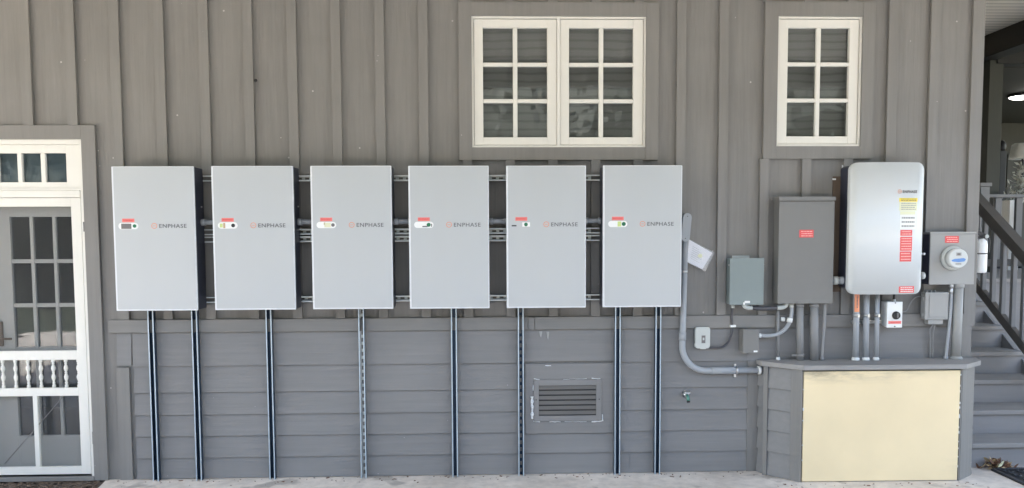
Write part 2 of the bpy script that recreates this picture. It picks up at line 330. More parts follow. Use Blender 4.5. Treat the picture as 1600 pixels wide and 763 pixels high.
def sticker(parent, name, x0, x1, y, z0, z1, m, lines=3, lm=None, frame=None, label=None):
    """thin sticker whose face is at y (towards the camera) with rows of small print"""
    o = MB().box(x0, x1, y, y+0.0012, z0, z1).obj(name, m, parent, label)
    if lines:
        b = MB(); h = (z1-z0)/(lines*2+1); rn = random.Random(int((x0+z0)*1000) & 0xffff)
        for k in range(lines):
            zz = z1 - h*(2*k+1.9); x = x0 + (x1-x0)*rn.uniform(0.08, 0.16)
            while x < x1 - (x1-x0)*0.1:
                wd = (x1-x0)*rn.uniform(0.06, 0.2); xe = min(x+wd, x1-(x1-x0)*0.08); b.box(x, xe, y-0.0006, y+0.0003, zz, zz+h*0.8); x = xe + (x1-x0)*0.03
        b.obj('print', lm or M['redink'], parent if parent.parent is not None and parent.parent.parent is not None else o)
    return o

# ------------------------------------------------------------ ground, ceiling
def sheet(name, poly, z, m):
    b = MB(); b.bm.faces.new([b.bm.verts.new((x, y, z)) for x, y in poly]); o = b.obj(name, m); return struct(o)
sheet('ground', [(-150, -150), (150, -150), (150, 150), (-150, 150)], -0.03, M['grass'])
# patio slab with a rounded end where the soil bed by the door begins
edge = [(-2.755, 0.3), (-2.755, 0.0), (-2.735, -0.10), (-2.72, -0.20), (-2.78, -0.34), (-2.95, -0.5), (-3.3, -0.62), (-4.2, -0.66), (-9.5, -0.66)]
b = MB(); b.prism([(12, 0.3)] + edge + [(-9.5, -9), (12, -9)], -0.12, 0.0, axis='Z'); struct(b.obj('patio', M['concrete']))
b = MB(); rn = random.Random(3)
NX, NY = 90, 24; vs = [[b.bm.verts.new((-9.5 + 7.3*i/NX, -0.9 + 1.2*j/NY, -0.018 + rn.uniform(-0.006, 0.014))) for j in range(NY+1)] for i in range(NX+1)]
for i in range(NX):
    for j in range(NY): b.bm.faces.new((vs[i][j], vs[i+1][j], vs[i+1][j+1], vs[i][j+1]))
struct(b.obj('soil', M['soil']))
b = MB()
for k in range(420):      # bark chips
    x = rn.uniform(-3.75, -2.77); y = rn.uniform(-0.24, -0.02)
    s = rn.uniform(0.006, 0.022); q = Matrix.Rotation(rn.uniform(0, 6.28), 3, 'Z') @ Matrix.Rotation(rn.uniform(-.6, .6), 3, 'X')
    b.box(x-s, x+s, y-s*0.4, y+s*0.4, -0.008, -0.008+rn.uniform(0.003, 0.007), rot=q)
o = tag(b.obj('mulch', M['wood']), 'brown bark chips scattered on the soil under the screen door', 'mulch'); o['kind'] = 'stuff'
CZ = 3.9
struct(MB().box(-7.2, 5.2, -4.3, 8.0, CZ, CZ+0.05).box(5.2001, 9.5, -1.2, 8.0, CZ, CZ+0.05).obj('porch_ceiling', M['ceiling']))  # unseen front edges and the step on the right shaped for the light
struct(MB().box(-7.2, 5.2, -4.45, -4.3001, CZ-0.28, CZ+0.25).box(5.2001, 9.5, -1.35, -1.2001, CZ-0.2, CZ+0.25).obj('porch_fascia', M['trimx']))

# ------------------------------------------------------------ the house
H = thing('house', 'grey board and batten house wall with lap siding below and white windows', 'house', (0, 0, 0))
WX0, WX1 = -5.6, 3.587
holes = [(-0.095, 1.138, 2.37, 3.287), (2.086, 2.696, 2.376, 3.293), (-3.72, -2.83, 0.03, 2.43)]
def holed(x0, x1, z0, z1, y0, y1, hs):
    b = MB(); xs = sorted({x0, x1, *[h[0] for h in hs], *[h[1] for h in hs]}); zs = sorted({z0, z1, *[h[2] for h in hs], *[h[3] for h in hs]})
    xs = [x for x in xs if x0 <= x <= x1]; zs = [z for z in zs if z0 <= z <= z1]
    V = {}
    def v(x, y, z):
        k = (round(x, 5), round(y, 5), round(z, 5))
        if k not in V: V[k] = b.bm.verts.new(k)
        return V[k]
    solid = lambda i, j: 0 <= i < len(xs)-1 and 0 <= j < len(zs)-1 and not any(h[0] < (xs[i]+xs[i+1])/2 < h[1] and h[2] < (zs[j]+zs[j+1])/2 < h[3] for h in hs)
    for i in range(len(xs)-1):
        for j in range(len(zs)-1):
            if not solid(i, j): continue
            a, c, d, e = xs[i], xs[i+1], zs[j], zs[j+1]
            b.bm.faces.new((v(a, y0, d), v(c, y0, d), v(c, y0, e), v(a, y0, e))); b.bm.faces.new((v(a, y1, d), v(a, y1, e), v(c, y1, e), v(c, y1, d)))
            if not solid(i-1, j): b.bm.faces.new((v(a, y0, d), v(a, y0, e), v(a, y1, e), v(a, y1, d)))
            if not solid(i+1, j): b.bm.faces.new((v(c, y0, d), v(c, y1, d), v(c, y1, e), v(c, y0, e)))
            if not solid(i, j-1): b.bm.faces.new((v(a, y0, d), v(a, y1, d), v(c, y1, d), v(c, y0, d)))
            if not solid(i, j+1): b.bm.faces.new((v(a, y0, e), v(c, y0, e), v(c, y1, e), v(a, y1, e)))
    return b
holed(WX0, WX1-0.02, 0.0, CZ, 0.0, 0.14, holes).obj('wall', M['board'], H)
MB().box(WX1-0.10, WX1-0.0201, 0.1401, 7.0, 0, CZ).obj('side_wall', M['trim'], H)
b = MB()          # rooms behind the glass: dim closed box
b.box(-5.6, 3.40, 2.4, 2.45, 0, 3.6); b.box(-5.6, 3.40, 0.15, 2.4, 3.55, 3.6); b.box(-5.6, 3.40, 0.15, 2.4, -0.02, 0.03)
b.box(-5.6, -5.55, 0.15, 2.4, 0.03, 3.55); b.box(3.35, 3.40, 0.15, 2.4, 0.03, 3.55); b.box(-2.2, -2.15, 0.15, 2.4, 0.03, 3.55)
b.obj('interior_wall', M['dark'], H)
# battens
BZ0, BZ1 = 1.16, CZ
W1C = (-0.188, 1.231, 2.279, 3.383); W2C = (1.989, 2.784, 2.285, 3.396)
rn = random.Random(11)
i = 0
x = -3.151 - 0.3052*7
while x < 3.45:
    a, c = x-0.066, x
    segs = [(BZ0, BZ1)]
    for (h0, h1, z0, z1) in (W1C, W2C):
        if c > h0+0.001 and a < h1-0.001:
            a2, c2 = a, c
            segs = [(BZ0, z0), (z1, BZ1)]
            if a < h0: pass
    if a < -2.733 and c > -3.82: segs = [(2.527, BZ1)]
    if 1.98 < x < 2.1: segs = [(BZ0, W2C[2]), (W2C[3], BZ1)]
    for (z0, z1) in segs:
        if abs(c-2.342) < 0.05 and z0 < 2: z0 = 1.72          # cut short above the brown board
        b = MB(); yy = -0.0265 - rn.uniform(0, 0.002); b.box(a, c, yy, -0.0045, z0, z1, bev=0.0012); b.obj('batten', M['trim'], H)
    x += 0.3052
MB().box(WX1-0.088, WX1, -0.024, 0.0, 1.066, CZ, bev=0.002).obj('corner_board', M['trim'], H)
MB().box(WX1-0.0199, WX1, 0.0005, 0.10, 1.066, CZ).obj('corner_board', M['trim'], H)
b = MB()      # belly board in lengths, with two vertical joints left of the vent
b.box(-2.686, 0.293, -0.029, -0.0003, 1.066, 1.157, bev=0.0015); b.box(0.2965, 0.342, -0.027, -0.0003, 1.066, 1.156, bev=0.0015); b.box(0.3455, WX1-0.089, -0.029, -0.0003, 1.066, 1.157, bev=0.0015)
b.obj('belly_board', M['trimx'], H)
# lap siding: tilted boards
LZ = [1.066, 0.822, 0.630, 0.467, 0.311, 0.155, 0.004]
def lap(x0, x1, y=0.0, b=None, LZ=LZ, skip=None):
    b = b or MB()
    for k in range(len(LZ)-1):
        zt, zb = LZ[k], LZ[k+1]; rag = random.Random(k+int(x0*10)).uniform(-0.0015, 0.0015)
        lo = [(x0, y, zb+rag), (x1, y, zb), (x1, y-0.018, zb), (x0, y-0.018, zb+rag)]
        hi = [(x0, y, zt-0.0042), (x1, y, zt-0.0042), (x1, y-0.002, zt-0.0042), (x0, y-0.002, zt-0.0042)]
        b.hexa(lo, hi)
    return b
b = MB(); lap(-2.53, 0.27, b=b); lap(0.27, 0.925, b=b, LZ=[1.066, 0.832]); lap(0.27, 0.925, b=b, LZ=[0.298, 0.155, 0.004]); lap(0.925, 1.905, b=b)
b.box(1.04, 1.043, -0.0145, -0.012, 0.006, 0.15)
b.obj('lap_siding', M['lap'], H)
lap(-2.643, -2.54, LZ=[1.066, 0.83]).obj('lap_siding', M['lap'], H)
MB().box(-2.645, -2.555, -0.026, 0.0, 0.0, 0.815, bev=0.002).obj('trim_board', M['trim'], H)
MB().box(1.905, 1.985, -0.018, 0.0, 0.0, 0.824, bev=0.002).obj('trim_board', M['trim'], H)
lap(1.906, 3.50, LZ=[1.066, 0.824]).obj('lap_siding', M['lap'], H)
MB().box(3.45, WX1-0.022, -0.0205, 0.0, 0.0, 1.0655, bev=0.002).obj('trim_board', M['trim'], H)
# pale smears, caulk specks and a knot hole
b = MB()
for (u, v, wd, h) in ((845, 523, 0.022, 0.045), (856, 525, 0.02, 0.06)):
    p = at(u, v, -0.0128); b = MB(); b.prism([(p.x-wd/2, p.z+h/2), (p.x+wd/2, p.z+h/2), (p.x+wd*0.3, p.z-h*0.1), (p.x+wd*0.1, p.z-h/2), (p.x-wd*0.25, p.z-h*0.2)], -0.0135, -0.004); b.obj('paint_smear', M['smear'], H)
p = at(399, 126, -0.022); b = MB(); b.lathe([(0.012, 0), (0.009, 0.004), (0.003, 0.006)], (p.x, -0.019, p.z), axis=(0, -1, 0), n=9); b.obj('knot_hole', M['black'], H)

# crawl space vent
fl = MB().box(0.272, 0.921, -0.020, 0.0, 0.300, 0.815, bev=0.002)
vent = fl.obj('vent', M['lap'], H)
b = MB(); yv = -0.032
b.box(0.337, 0.372, yv, -0.0201, 0.394, 0.698, bev=0.002); b.box(0.79, 0.83, yv, -0.0201, 0.394, 0.698, bev=0.002)
b.box(0.3721, 0.7899, yv, -0.0201, 0.656, 0.698, bev=0.002); b.box(0.3721, 0.7899, yv, -0.0201, 0.394, 0.434, bev=0.002); b.obj('frame', M['lap'], vent)
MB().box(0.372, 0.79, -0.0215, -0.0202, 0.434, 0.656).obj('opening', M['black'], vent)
for k in range(6):
    z = 0.434 + 0.222*(k+0.62)/6; rt = Matrix.Rotation(R(-42), 3, 'X')
    MB().box(0.374, 0.788, -0.0395, -0.0165, z-0.0015, z+0.0015).obj('louver', M['lap'], vent) if False else MB().hexa(
        [(0.373, -0.031, z-0.014), (0.789, -0.031, z-0.014), (0.789, -0.029, z-0.014), (0.373, -0.029, z-0.014)],
        [(0.373, -0.024, z+0.011), (0.789, -0.024, z+0.011), (0.789, -0.022, z+0.011), (0.373, -0.022, z+0.011)]).obj('louver', mat('dusty_brown_grey_louver', (0.125, 0.117, 0.108), 0.6, grain='X', gamt=0.2, bump=0.2), vent)
b = MB(); rn = random.Random(5)
def stroke(x0, z0, x1, z1, t):
    n = max(2, int(math.hypot(x1-x0, z1-z0)/0.018)); P = []
    for k in range(n+1):
        f = k/n; P.append(Vector((x0+(x1-x0)*f + rn.uniform(-.002, .002), -0.0215, z0+(z1-z0)*f + rn.uniform(-.002, .002))))
    b = MB(); rs = [t*rn.uniform(0.5, 1.15) for _ in P]
    for (a, c), r0, r1 in zip(zip(P, P[1:]), rs, rs[1:]): b.cyl(a, c, r0, r1, n=6)
    b.obj('caulk', M['caulk'], vent)
stroke(0.322, 0.575, 0.325, 0.41, 0.014); stroke(0.33, 0.393, 0.38, 0.388, 0.004); stroke(0.335, 0.705, 0.38, 0.70, 0.0045); stroke(0.335, 0.66, 0.33, 0.62, 0.005)
stroke(0.76, 0.703, 0.82, 0.703, 0.005); stroke(0.835, 0.44, 0.838, 0.39, 0.005); stroke(0.76, 0.383, 0.835, 0.389, 0.005); stroke(0.45, 0.389, 0.53, 0.387, 0.003); stroke(0.42, 0.80, 0.46, 0.802, 0.003)
stroke(0.55, 0.700, 0.72, 0.702, 0.0014); stroke(0.56, 0.388, 0.72, 0.387, 0.0016)

b = MB()
for xx in (0.352, 0.812): b.cyl((xx, -0.0335, 0.553), (xx, -0.0315, 0.553), 0.0045, n=8)
b.obj('screw', M['black'], vent)
# windows
def window(c, fr, sashes, rows=3, cols=2):
    x0, x1, z0, z1 = fr; cx0, cx1, cz0, cz1 = c
    b = MB(); t = 0.014      # outer white frame
    b.box(x0, x0+t, -0.018, 0.10, z0, z1, bev=0.0015); b.box(x1-t, x1, -0.018, 0.10, z0, z1, bev=0.0015)
    b.box(x0+t, x1-t, -0.017, 0.10, z1-t, z1, bev=0.0015); b.box(x0+t, x1-t, -0.024, 0.10, z0, z0+t, bev=0.0015)
    if len(sashes) == 2:
        m_ = (sashes[0][1]+sashes[1][0])/2; b.box(m_-0.012, m_+0.012, -0.016, 0.10, z0+t, z1-t, bev=0.0015)
    wn = b.obj('window', M['white'], H)
    b = MB(); yf = -0.031
    b.box(cx0, x0, yf, -0.0006, cz0, cz1, bev=0.002); b.box(x1, cx1, yf, -0.0006, cz0, cz1, bev=0.002)
    b.box(x0, x1, yf+0.001, -0.0006, z1, cz1, bev=0.002); b.box(x0, x1, yf+0.001, -0.0006, cz0, z0, bev=0.002)
    b.obj('casing', M['trim'], wn)
    for (a, d, g0, g1) in sashes:      # sash outer x, glass x
        h0, h1 = z0+0.018, z1-0.018; q0, q1 = z0+0.073, z1-0.076; y0, y1 = -0.006, 0.035
        b = MB(); b.box(a, g0, y0, y1, h0, h1, bev=0.002); b.box(g1, d, y0, y1, h0, h1, bev=0.002)
        b.box(g0, g1, y0+0.0012, y1, q1, h1, bev=0.002); b.box(g0, g1, y0+0.0012, y1, h0, q0, bev=0.002); b.obj('sash', M['white'], wn)
        b = MB(); mw = 0.032/2
        for k in range(1, cols):
            xm = g0+(g1-g0)*k/cols; b.box(xm-mw, xm+mw, y0+0.003, y1-0.012, q0, q1, bev=0.004)
        for k in range(1, rows):
            zm = q0+(q1-q0)*k/rows
            for j in range(cols):
                xa = g0+(g1-g0)*j/cols + (mw if j else 0); xb = g0+(g1-g0)*(j+1)/cols - (mw if j < cols-1 else 0)
                b.box(xa, xb, y0+0.003, y1-0.012, zm-mw*0.85, zm+mw*0.85, bev=0.004)
        b.obj('muntin', M['white'], wn)
        MB().box(g0-0.003, g1+0.003, 0.024, 0.028, q0-0.003, q1+0.003).obj('pane', M['glass'], wn)
        MB().box(g0-0.02, g1+0.02, 0.085, 0.09, q0-0.02, q1+0.02).obj('reflection_sheet', M['reflection_sheet'], wn)  # sheet added behind the glass, standing in for its reflections
    return wn
# sash x read off the photograph on the wall plane
S1 = (at(741, 130).x, at(869.5, 130).x, at(754.8, 130).x, at(855, 130).x); S2 = (at(875.6, 130).x, at(1004.3, 130).x, at(889, 130).x, at(989, 130).x)
window(W1C, (-0.097, 1.140, 2.370, 3.286), [(S1[0], S1[1], S1[2], S1[3]), (S2[0], S2[1], S2[2], S2[3])])
window(W2C, (2.086, 2.696, 2.376, 3.293), [(2.104, 2.678, 2.165, 2.612)])

# door: grey casing, white frame with transom, screen door, glazed door behind
dx1 = -2.829; dx0 = -3.722
b = MB(); b.box(dx1, -2.731, -0.026, -0.0006, 0.0, 2.527, bev=0.002); b.box(dx0-0.098, dx0, -0.026, -0.0006, 0.0, 2.527, bev=0.002)
b.box(dx0, dx1, -0.0255, -0.0006, 2.431, 2.527, bev=0.002); b.box(dx0, dx1, -0.03, 0.12, 0.0, 0.03, bev=0.002)
b.obj('door_casing', M['trim'], H)
b = MB(); ft = 0.022
b.box(dx1-ft, dx1, -0.015, 0.10, 0.031, 2.43, bev=0.0015); b.box(dx0, dx0+ft, -0.015, 0.10, 0.031, 2.43, bev=0.0015)
b.box(dx0+ft, dx1-ft, -0.014, 0.10, 2.395, 2.43, bev=0.002); b.box(dx0+ft, dx1-ft, -0.02, 0.10, 2.025, 2.075, bev=0.006); b.box(dx0+ft, dx1-ft, -0.012, 0.10, 2.0755, 2.09, bev=0.002)
df = b.obj('door_frame', M['white'], H)
b = MB(); tz0, tz1 = 2.133, 2.336; tg1 = at(103.5, 260).x; tx0 = dx0+ft; tx1 = dx1-ft; y0 = 0.0
b.box(tg1, tx1, y0, 0.035, 2.0905, 2.3945, bev=0.002); b.box(tx0, tx0+0.10, y0, 0.035, 2.0905, 2.3945, bev=0.002)
b.box(tx0+0.10, tg1, y0+0.001, 0.035, tz1, 2.3945, bev=0.002); b.box(tx0+0.10, tg1, y0+0.001, 0.035, 2.0905, tz0, bev=0.002)
pw = (at(103.5, 260).x-at(67, 260).x); k = 1
while tg1-pw*k > tx0+0.12:
    xm = tg1-pw*k; b.box(xm-0.016, xm+0.016, y0+0.003, 0.03, tz0, tz1, bev=0.004); k += 1
tr = b.obj('transom_window', M['white'], H)
MB().box(tx0+0.098, tg1+0.002, 0.024, 0.028, tz0-0.002, tz1+0.002).obj('pane', M['glass'], tr)
MB().box(tx0+0.09, tg1+0.01, 0.05, 0.054, tz0-0.02, tz1+0.02).obj('reflection_sheet', mat('blue_reflection_sheet', (0.33, 0.44, 0.50), 0.7), tr)  # added blue sheet imitating the pale reflection in the transom
# screen door
sx0, sx1 = dx0+ft+0.004, dx1-ft-0.004; sz0, sz1 = 0.045, 2.022; st = 0.068; y0, y1 = -0.012, 0.018
zr = [0.045, 0.10, 0.615, 0.672, 0.875, 0.94, 1.962, 2.022]
b = MB(); b.box(sx0, sx0+st, y0, y1, sz0, sz1, bev=0.002); b.box(sx1-st, sx1, y0, y1, sz0, sz1, bev=0.002)
for a, c in ((0, 1), (2, 3), (4, 5), (6, 7)): b.box(sx0+st, sx1-st, y0+0.001, y1, zr[a], zr[c], bev=0.002)
xm = at(58, 670).x; b.box(xm-0.016, xm+0.016, y0+0.001, y1-0.001, zr[1], zr[2], bev=0.002)
sd = b.obj('screen_door', M['white'], H)
b = MB(); b.box(sx0+st, sx1-st, 0.006, 0.0075, zr[1], zr[2]); b.box(sx0+st, sx1-st, 0.006, 0.0075, zr[5], zr[6]); b.box(sx0+st, sx1-st, 0.0145, 0.016, zr[3], zr[4]); b.obj('screen', M['screen'], sd)
sp = at(83, 580).x-at(63.3, 580).x; xs = at(122.8, 580).x
prof = [(.012, 0), (.012, .02), (.006, .026), (.011, .036), (.006, .046), (.013, .066), (.015, .08), (.008, .10), (.006, .104), (.011, .109), (.006, .114), (.009, .12), (.015, .138), (.012, .156), (.006, .168), (.011, .174), (.006, .18), (.012, .186), (.012, .2035)]
k = 0
while xs-sp*k > sx0+st+0.02:
    b = MB(); b.lathe(prof, (xs-sp*k, 0.001, zr[3]), n=12); b.obj('spindle', M['white'], sd); k += 1
b = MB(); p0 = at(7.6, 725, 0.0); p1 = at(104, 614, 0.0); b.tube([(p0.x, -0.002, p0.z), (p1.x, -0.002, p1.z)], 0.0028, n=8)
pm = (p0+p1)/2; b.tube([(pm.x-0.05, -0.002, pm.z-0.06*1.0), (pm.x-0.02, -0.002, pm.z-0.026)], 0.005, n=8); b.obj('brace_wire', M['midgrey'], sd)
for v0, v1 in ((347, 362), (675, 694)):
    pa = at(131 if v0 < 400 else 145, v0, -0.02); pb = at(131, v1, -0.02); b = MB(); b.box(pa.x-0.006, pa.x+0.012, -0.0185, -0.0125, pb.z, pa.z); b.cyl((pa.x, -0.02, pb.z), (pa.x, -0.02, pa.z), 0.005, n=10); b.obj('hinge', M['midgrey'], sd)
# glazed inner door
Y0, Y1 = 0.065, 0.10
gx = [at(9, 440, Y0).x, at(45, 400, Y0).x, at(53, 400, Y0).x, at(83, 400, Y0).x, at(88.5, 400, Y0).x, at(121, 400, Y0).x]
px = [(gx[4], gx[4]+(gx[3]-gx[2])*1.02), (gx[2], gx[3]), (gx[2]-(gx[4]-gx[2]), gx[2]-(gx[4]-gx[3]))]
zt = at(60, 339, Y0).z; zb = at(60, 681, Y0).z; nr = 5
gl0, gl1 = px[2][0], px[0][1]; ex0, ex1 = dx0+ft+0.001, dx1-ft-0.001
b = MB(); b.box(ex0, gl0, Y0, Y1, 0.035, 2.02, bev=0.002); b.box(gl1, ex1, Y0, Y1, 0.035, 2.02, bev=0.002); b.box(gl0, gl1, Y0, Y1, zt, 2.02, bev=0.002); b.box(gl0, gl1, Y0, Y1, 0.035, zb, bev=0.002)
ed = b.obj('glazed_door', M['doorgrey'], H)
b = MB()
for (a, c), (a2, c2) in ((px[0], px[1]), (px[1], px[2])): b.box(c2, a, Y0+0.004, Y1-0.01, zb, zt, bev=0.003)
for k in range(1, nr):
    zz = zb+(zt-zb)*k/nr
    for (a, c) in px: b.box(a, c, Y0+0.004, Y1-0.01, zz-0.014, zz+0.014, bev=0.003)
b.obj('muntin', M['doorgrey'], ed)
MB().box(gl0-0.002, gl1+0.002, Y0+0.02, Y0+0.024, zb-0.002, zt+0.002).obj('pane', M['glass'], ed)
p = at(2, 522, Y0-0.01); b = MB(); b.box(p.x-0.035, p.x+0.012, Y0-0.012, Y0, p.z-0.09, p.z+0.09, bev=0.006); b.tube([(p.x-0.01, Y0-0.01, p.z-0.03), (p.x-0.01, Y0-0.045, p.z-0.03), (p.x+0.09, Y0-0.045, p.z-0.032)], 0.008, n=10); b.obj('door_handle', M['wood'], ed)

# ------------------------------------------------------------ strut channel
def strut(name, a, length, horiz, label, group, slots=True, y_back=-0.0205, dark=False):
    """open side faces the camera; a = (x, z) of the start of the centre line"""
    W, D, T = 0.041, 0.041, 0.0025
    root = thing(name, label, 'strut', (a[0], y_back, a[1]), group)
    def box(b, l0, l1, w0, w1, d0, d1):
        if horiz: b.box(a[0]+l0, a[0]+l1, y_back-d1, y_back-d0, a[1]+w0, a[1]+w1)
        else: b.box(a[0]+w0, a[0]+w1, y_back-d1, y_back-d0, a[1]+l0, a[1]+l1)
    b = MB(); h = W/2
    box(b, 0, length, -h, -h+T, T, D-T-0.0002); box(b, 0, length, h-T, h, T, D-T-0.0002)
    b.obj('channel', M['zincshade'], root)  # side walls coloured as if in shade
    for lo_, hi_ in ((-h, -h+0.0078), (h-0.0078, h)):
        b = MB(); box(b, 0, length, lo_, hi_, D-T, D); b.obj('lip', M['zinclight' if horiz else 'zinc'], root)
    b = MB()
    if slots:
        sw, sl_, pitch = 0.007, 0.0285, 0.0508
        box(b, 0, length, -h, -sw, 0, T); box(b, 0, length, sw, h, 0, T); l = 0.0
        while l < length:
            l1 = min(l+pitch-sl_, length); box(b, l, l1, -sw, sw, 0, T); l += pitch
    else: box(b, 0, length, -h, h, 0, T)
    b.obj('back_web', M['zinclight'] if slots and dark is False else M['zincshade'], root)
    return root
RZ = [at(625, v, -0.06).z for v in (278.5, 361.8, 373.3, 466.8)]
for z, lb in zip(RZ, ('galvanised level strut channel behind the battery cabinets near their tops', 'upper of two close level strut channels at mid height behind the battery cabinets',
                     'lower of two close level strut channels at mid height behind the battery cabinets', 'galvanised level strut channel behind the battery cabinets near their bottoms')):
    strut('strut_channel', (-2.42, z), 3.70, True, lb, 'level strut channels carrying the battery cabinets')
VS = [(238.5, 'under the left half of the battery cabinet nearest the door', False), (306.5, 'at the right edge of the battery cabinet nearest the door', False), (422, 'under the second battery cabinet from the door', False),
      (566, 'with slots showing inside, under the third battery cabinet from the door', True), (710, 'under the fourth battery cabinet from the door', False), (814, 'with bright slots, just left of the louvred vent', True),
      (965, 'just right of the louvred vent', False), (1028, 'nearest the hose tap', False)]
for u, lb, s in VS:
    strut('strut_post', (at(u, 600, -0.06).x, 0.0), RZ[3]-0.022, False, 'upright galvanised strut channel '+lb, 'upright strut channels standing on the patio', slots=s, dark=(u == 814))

# ------------------------------------------------------------ battery cabinets
BXL = [-2.528, -1.862, -1.196, -0.532, 0.137, 0.804]; BZT = 2.222; BW, BH = 0.55, 0.98
YF, YB = -0.243, -0.0635
ordn = ['nearest the door', 'second from the door', 'third from the door', 'fourth from the door', 'fifth from the door', 'beside the bent conduit']
wnd = ['dark bar and green dot in its window', 'lime and white patches in its window', 'white and pale yellow window', 'white window with green knob', 'mostly silver window with green dot', 'wide white patch and green knob in its window']
def logo(parent, x, z, s, y, wid):
    """ring with two bars and the word, s = height of the letters"""
    root = MB(); n = 28; ro, ri = s*0.70, s*0.56; cz = z+s*0.5; cx = x+ro
    for k in range(n):
        a0, a1 = 2*PI*k/n, 2*PI*(k+1)/n
        root.quad((cx+ri*math.cos(a0), y, cz+ri*math.sin(a0)), (cx+ro*math.cos(a0), y, cz+ro*math.sin(a0)), (cx+ro*math.cos(a1), y, cz+ro*math.sin(a1)), (cx+ri*math.cos(a1), y, cz+ri*math.sin(a1)))
    root.box(cx-s*0.38, cx+s*0.38, y, y+0.0006, cz-s*0.05, cz+s*0.07)
    root.obj('emblem', M['orange'], parent)
    text('ENPHASE', s, x+ro*2+s*0.42, y, z, M['ink'], 'lettering', parent, space=1.12, bold=0.0004, wid=wid)
for i, xl in enumerate(BXL):
    zt = BZT + random.Random(i+4).uniform(-0.0015, 0.0015); zb = zt-BH
    B = thing('battery_cabinet', 'silver battery cabinet %s, %s' % (ordn[i], wnd[i]), 'battery', (xl+BW/2, YB, zb), 'battery cabinets in a row on the wall')
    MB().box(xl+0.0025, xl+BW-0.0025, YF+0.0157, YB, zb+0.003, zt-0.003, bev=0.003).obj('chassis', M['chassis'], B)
    MB().box(xl, xl+BW, YF, YF+0.0155, zb, zt, bev=0.004).obj('rim', M['rim'], B)
    cv = MB().prism(rrect(xl+0.013, xl+BW-0.007, zb+0.011, zt-0.006, 0.004), YF-0.0022, YF+0.001, bev=0.0015).obj('cover', M['cover'], B)
    y = YF-0.0028
    logo(B, xl+0.256, zt-0.4155, 0.0275, y, 0.186)
    # status window: a pill with what shows through it
    cx = xl+0.103; cz = zt-0.402; pw, ph = 0.0665, 0.0215
    sw = MB().prism(rrect(cx-pw, cx+pw, cz-ph, cz+ph, ph*0.98), y-0.0008, y+0.001).obj('status_window', M['cover'] if i == 4 else M['whitepl'], B)
    y2 = y-0.0014
    def dot(x, r, m_): MB().cyl((x, y2-0.001, cz), (x, y2+0.0006, cz), r, n=16).obj('indicator', m_, sw)
    def patch(x0, x1, z0, z1, m_): MB().box(x0, x1, y2, y2+0.0008, z0, z1).obj('patch', m_, sw)
    if i == 0: patch(cx-pw*0.72, cx+pw*0.30, cz-ph*0.9, cz+ph*0.75, M['midgrey']); dot(cx+pw*0.62, 0.012, M['green'])
    if i == 1: patch(cx-pw*0.8, cx-pw*0.5, cz-ph*0.6, cz+ph*0.6, M['lime']); patch(cx-pw*0.46, cx-pw*0.25, cz-ph*0.85, cz+ph*0.8, M['leaftan']); dot(cx+pw*0.55, 0.013, M['black'])
    if i == 2: patch(cx-pw*0.2, cx+pw*0.45, cz-ph*0.7, cz+ph*0.7, M['paleyellow']); patch(cx-pw*0.25, cx-pw*0.1, cz+ph*0.1, cz+ph*0.8, M['leaftan']); dot(cx+pw*0.68, 0.012, M['midgrey'])
    if i == 3: patch(cx-pw*0.15, cx+pw*0.38, cz-ph*0.75, cz-ph*0.35, M['ink']); dot(cx+pw*0.5, 0.014, M['green']); patch(cx+pw*0.76, cx+pw*0.84, cz-ph*0.6, cz+ph*0.3, M['black'])
    if i == 4: patch(cx-pw*1.0, cx-pw*0.5, cz-ph*0.6, cz-ph*0.2, M['black']); patch(cx+pw*0.1, cx+pw*0.9, cz-ph*0.7, cz+ph*0.7, M['whitepl']); dot(cx+pw*0.48, 0.013, M['green'])
    if i == 5: patch(cx-pw*0.02, cx+pw*0.35, cz-ph*0.8, cz+ph*0.8, M['lime']); dot(cx+pw*0.62, 0.014, M['green'])
    stk = MB().box(cx-0.041, cx+0.041, y-0.0006, y+0.0008, cz+ph+0.004, cz+ph+0.029).obj('warning_sticker', M['pink'], B)
    text('WARNING', 0.011, cx-0.036, y-0.0010, cz+ph+0.012, M['red'], 'lettering', stk, sx=0.95)
    if i < 2:
        MB().lathe([(0.006, 0), (0.006, 0.004), (0.004, 0.008)], (xl+BW-0.003, -0.115, zt-0.27), axis=(1, 0, 0), n=10).obj('screw', M['steel'], B)
for i in range(5):
    x0 = BXL[i]+BW-0.0024; x1 = BXL[i+1]+0.0024; z = at(625, 346.5, -0.115).z; Yc = -0.118
    lb = ['between the first and second battery cabinets from the door', 'between the second and third battery cabinets from the door', 'between the third and fourth battery cabinets from the door', 'between the fourth and fifth battery cabinets from the door', 'between the two battery cabinets farthest from the door'][i]
    T = thing('conduit_nipple', 'short grey pipe fitting joining '+lb, 'conduit', ((x0+x1)/2, Yc, z), 'short pipe fittings between battery cabinets')
    MB().cyl((x0, Yc, z), (x1, Yc, z), 0.0165).obj('pipe', M['pvc'], T)
    MB().cyl((x0, Yc, z), (x0+0.03, Yc, z), 0.024, n=8).obj('locknut', M['pvc'], T)
    MB().cyl((x1-0.018, Yc, z), (x1, Yc, z), 0.0225, n=8).obj('locknut', M['pvc'], T)

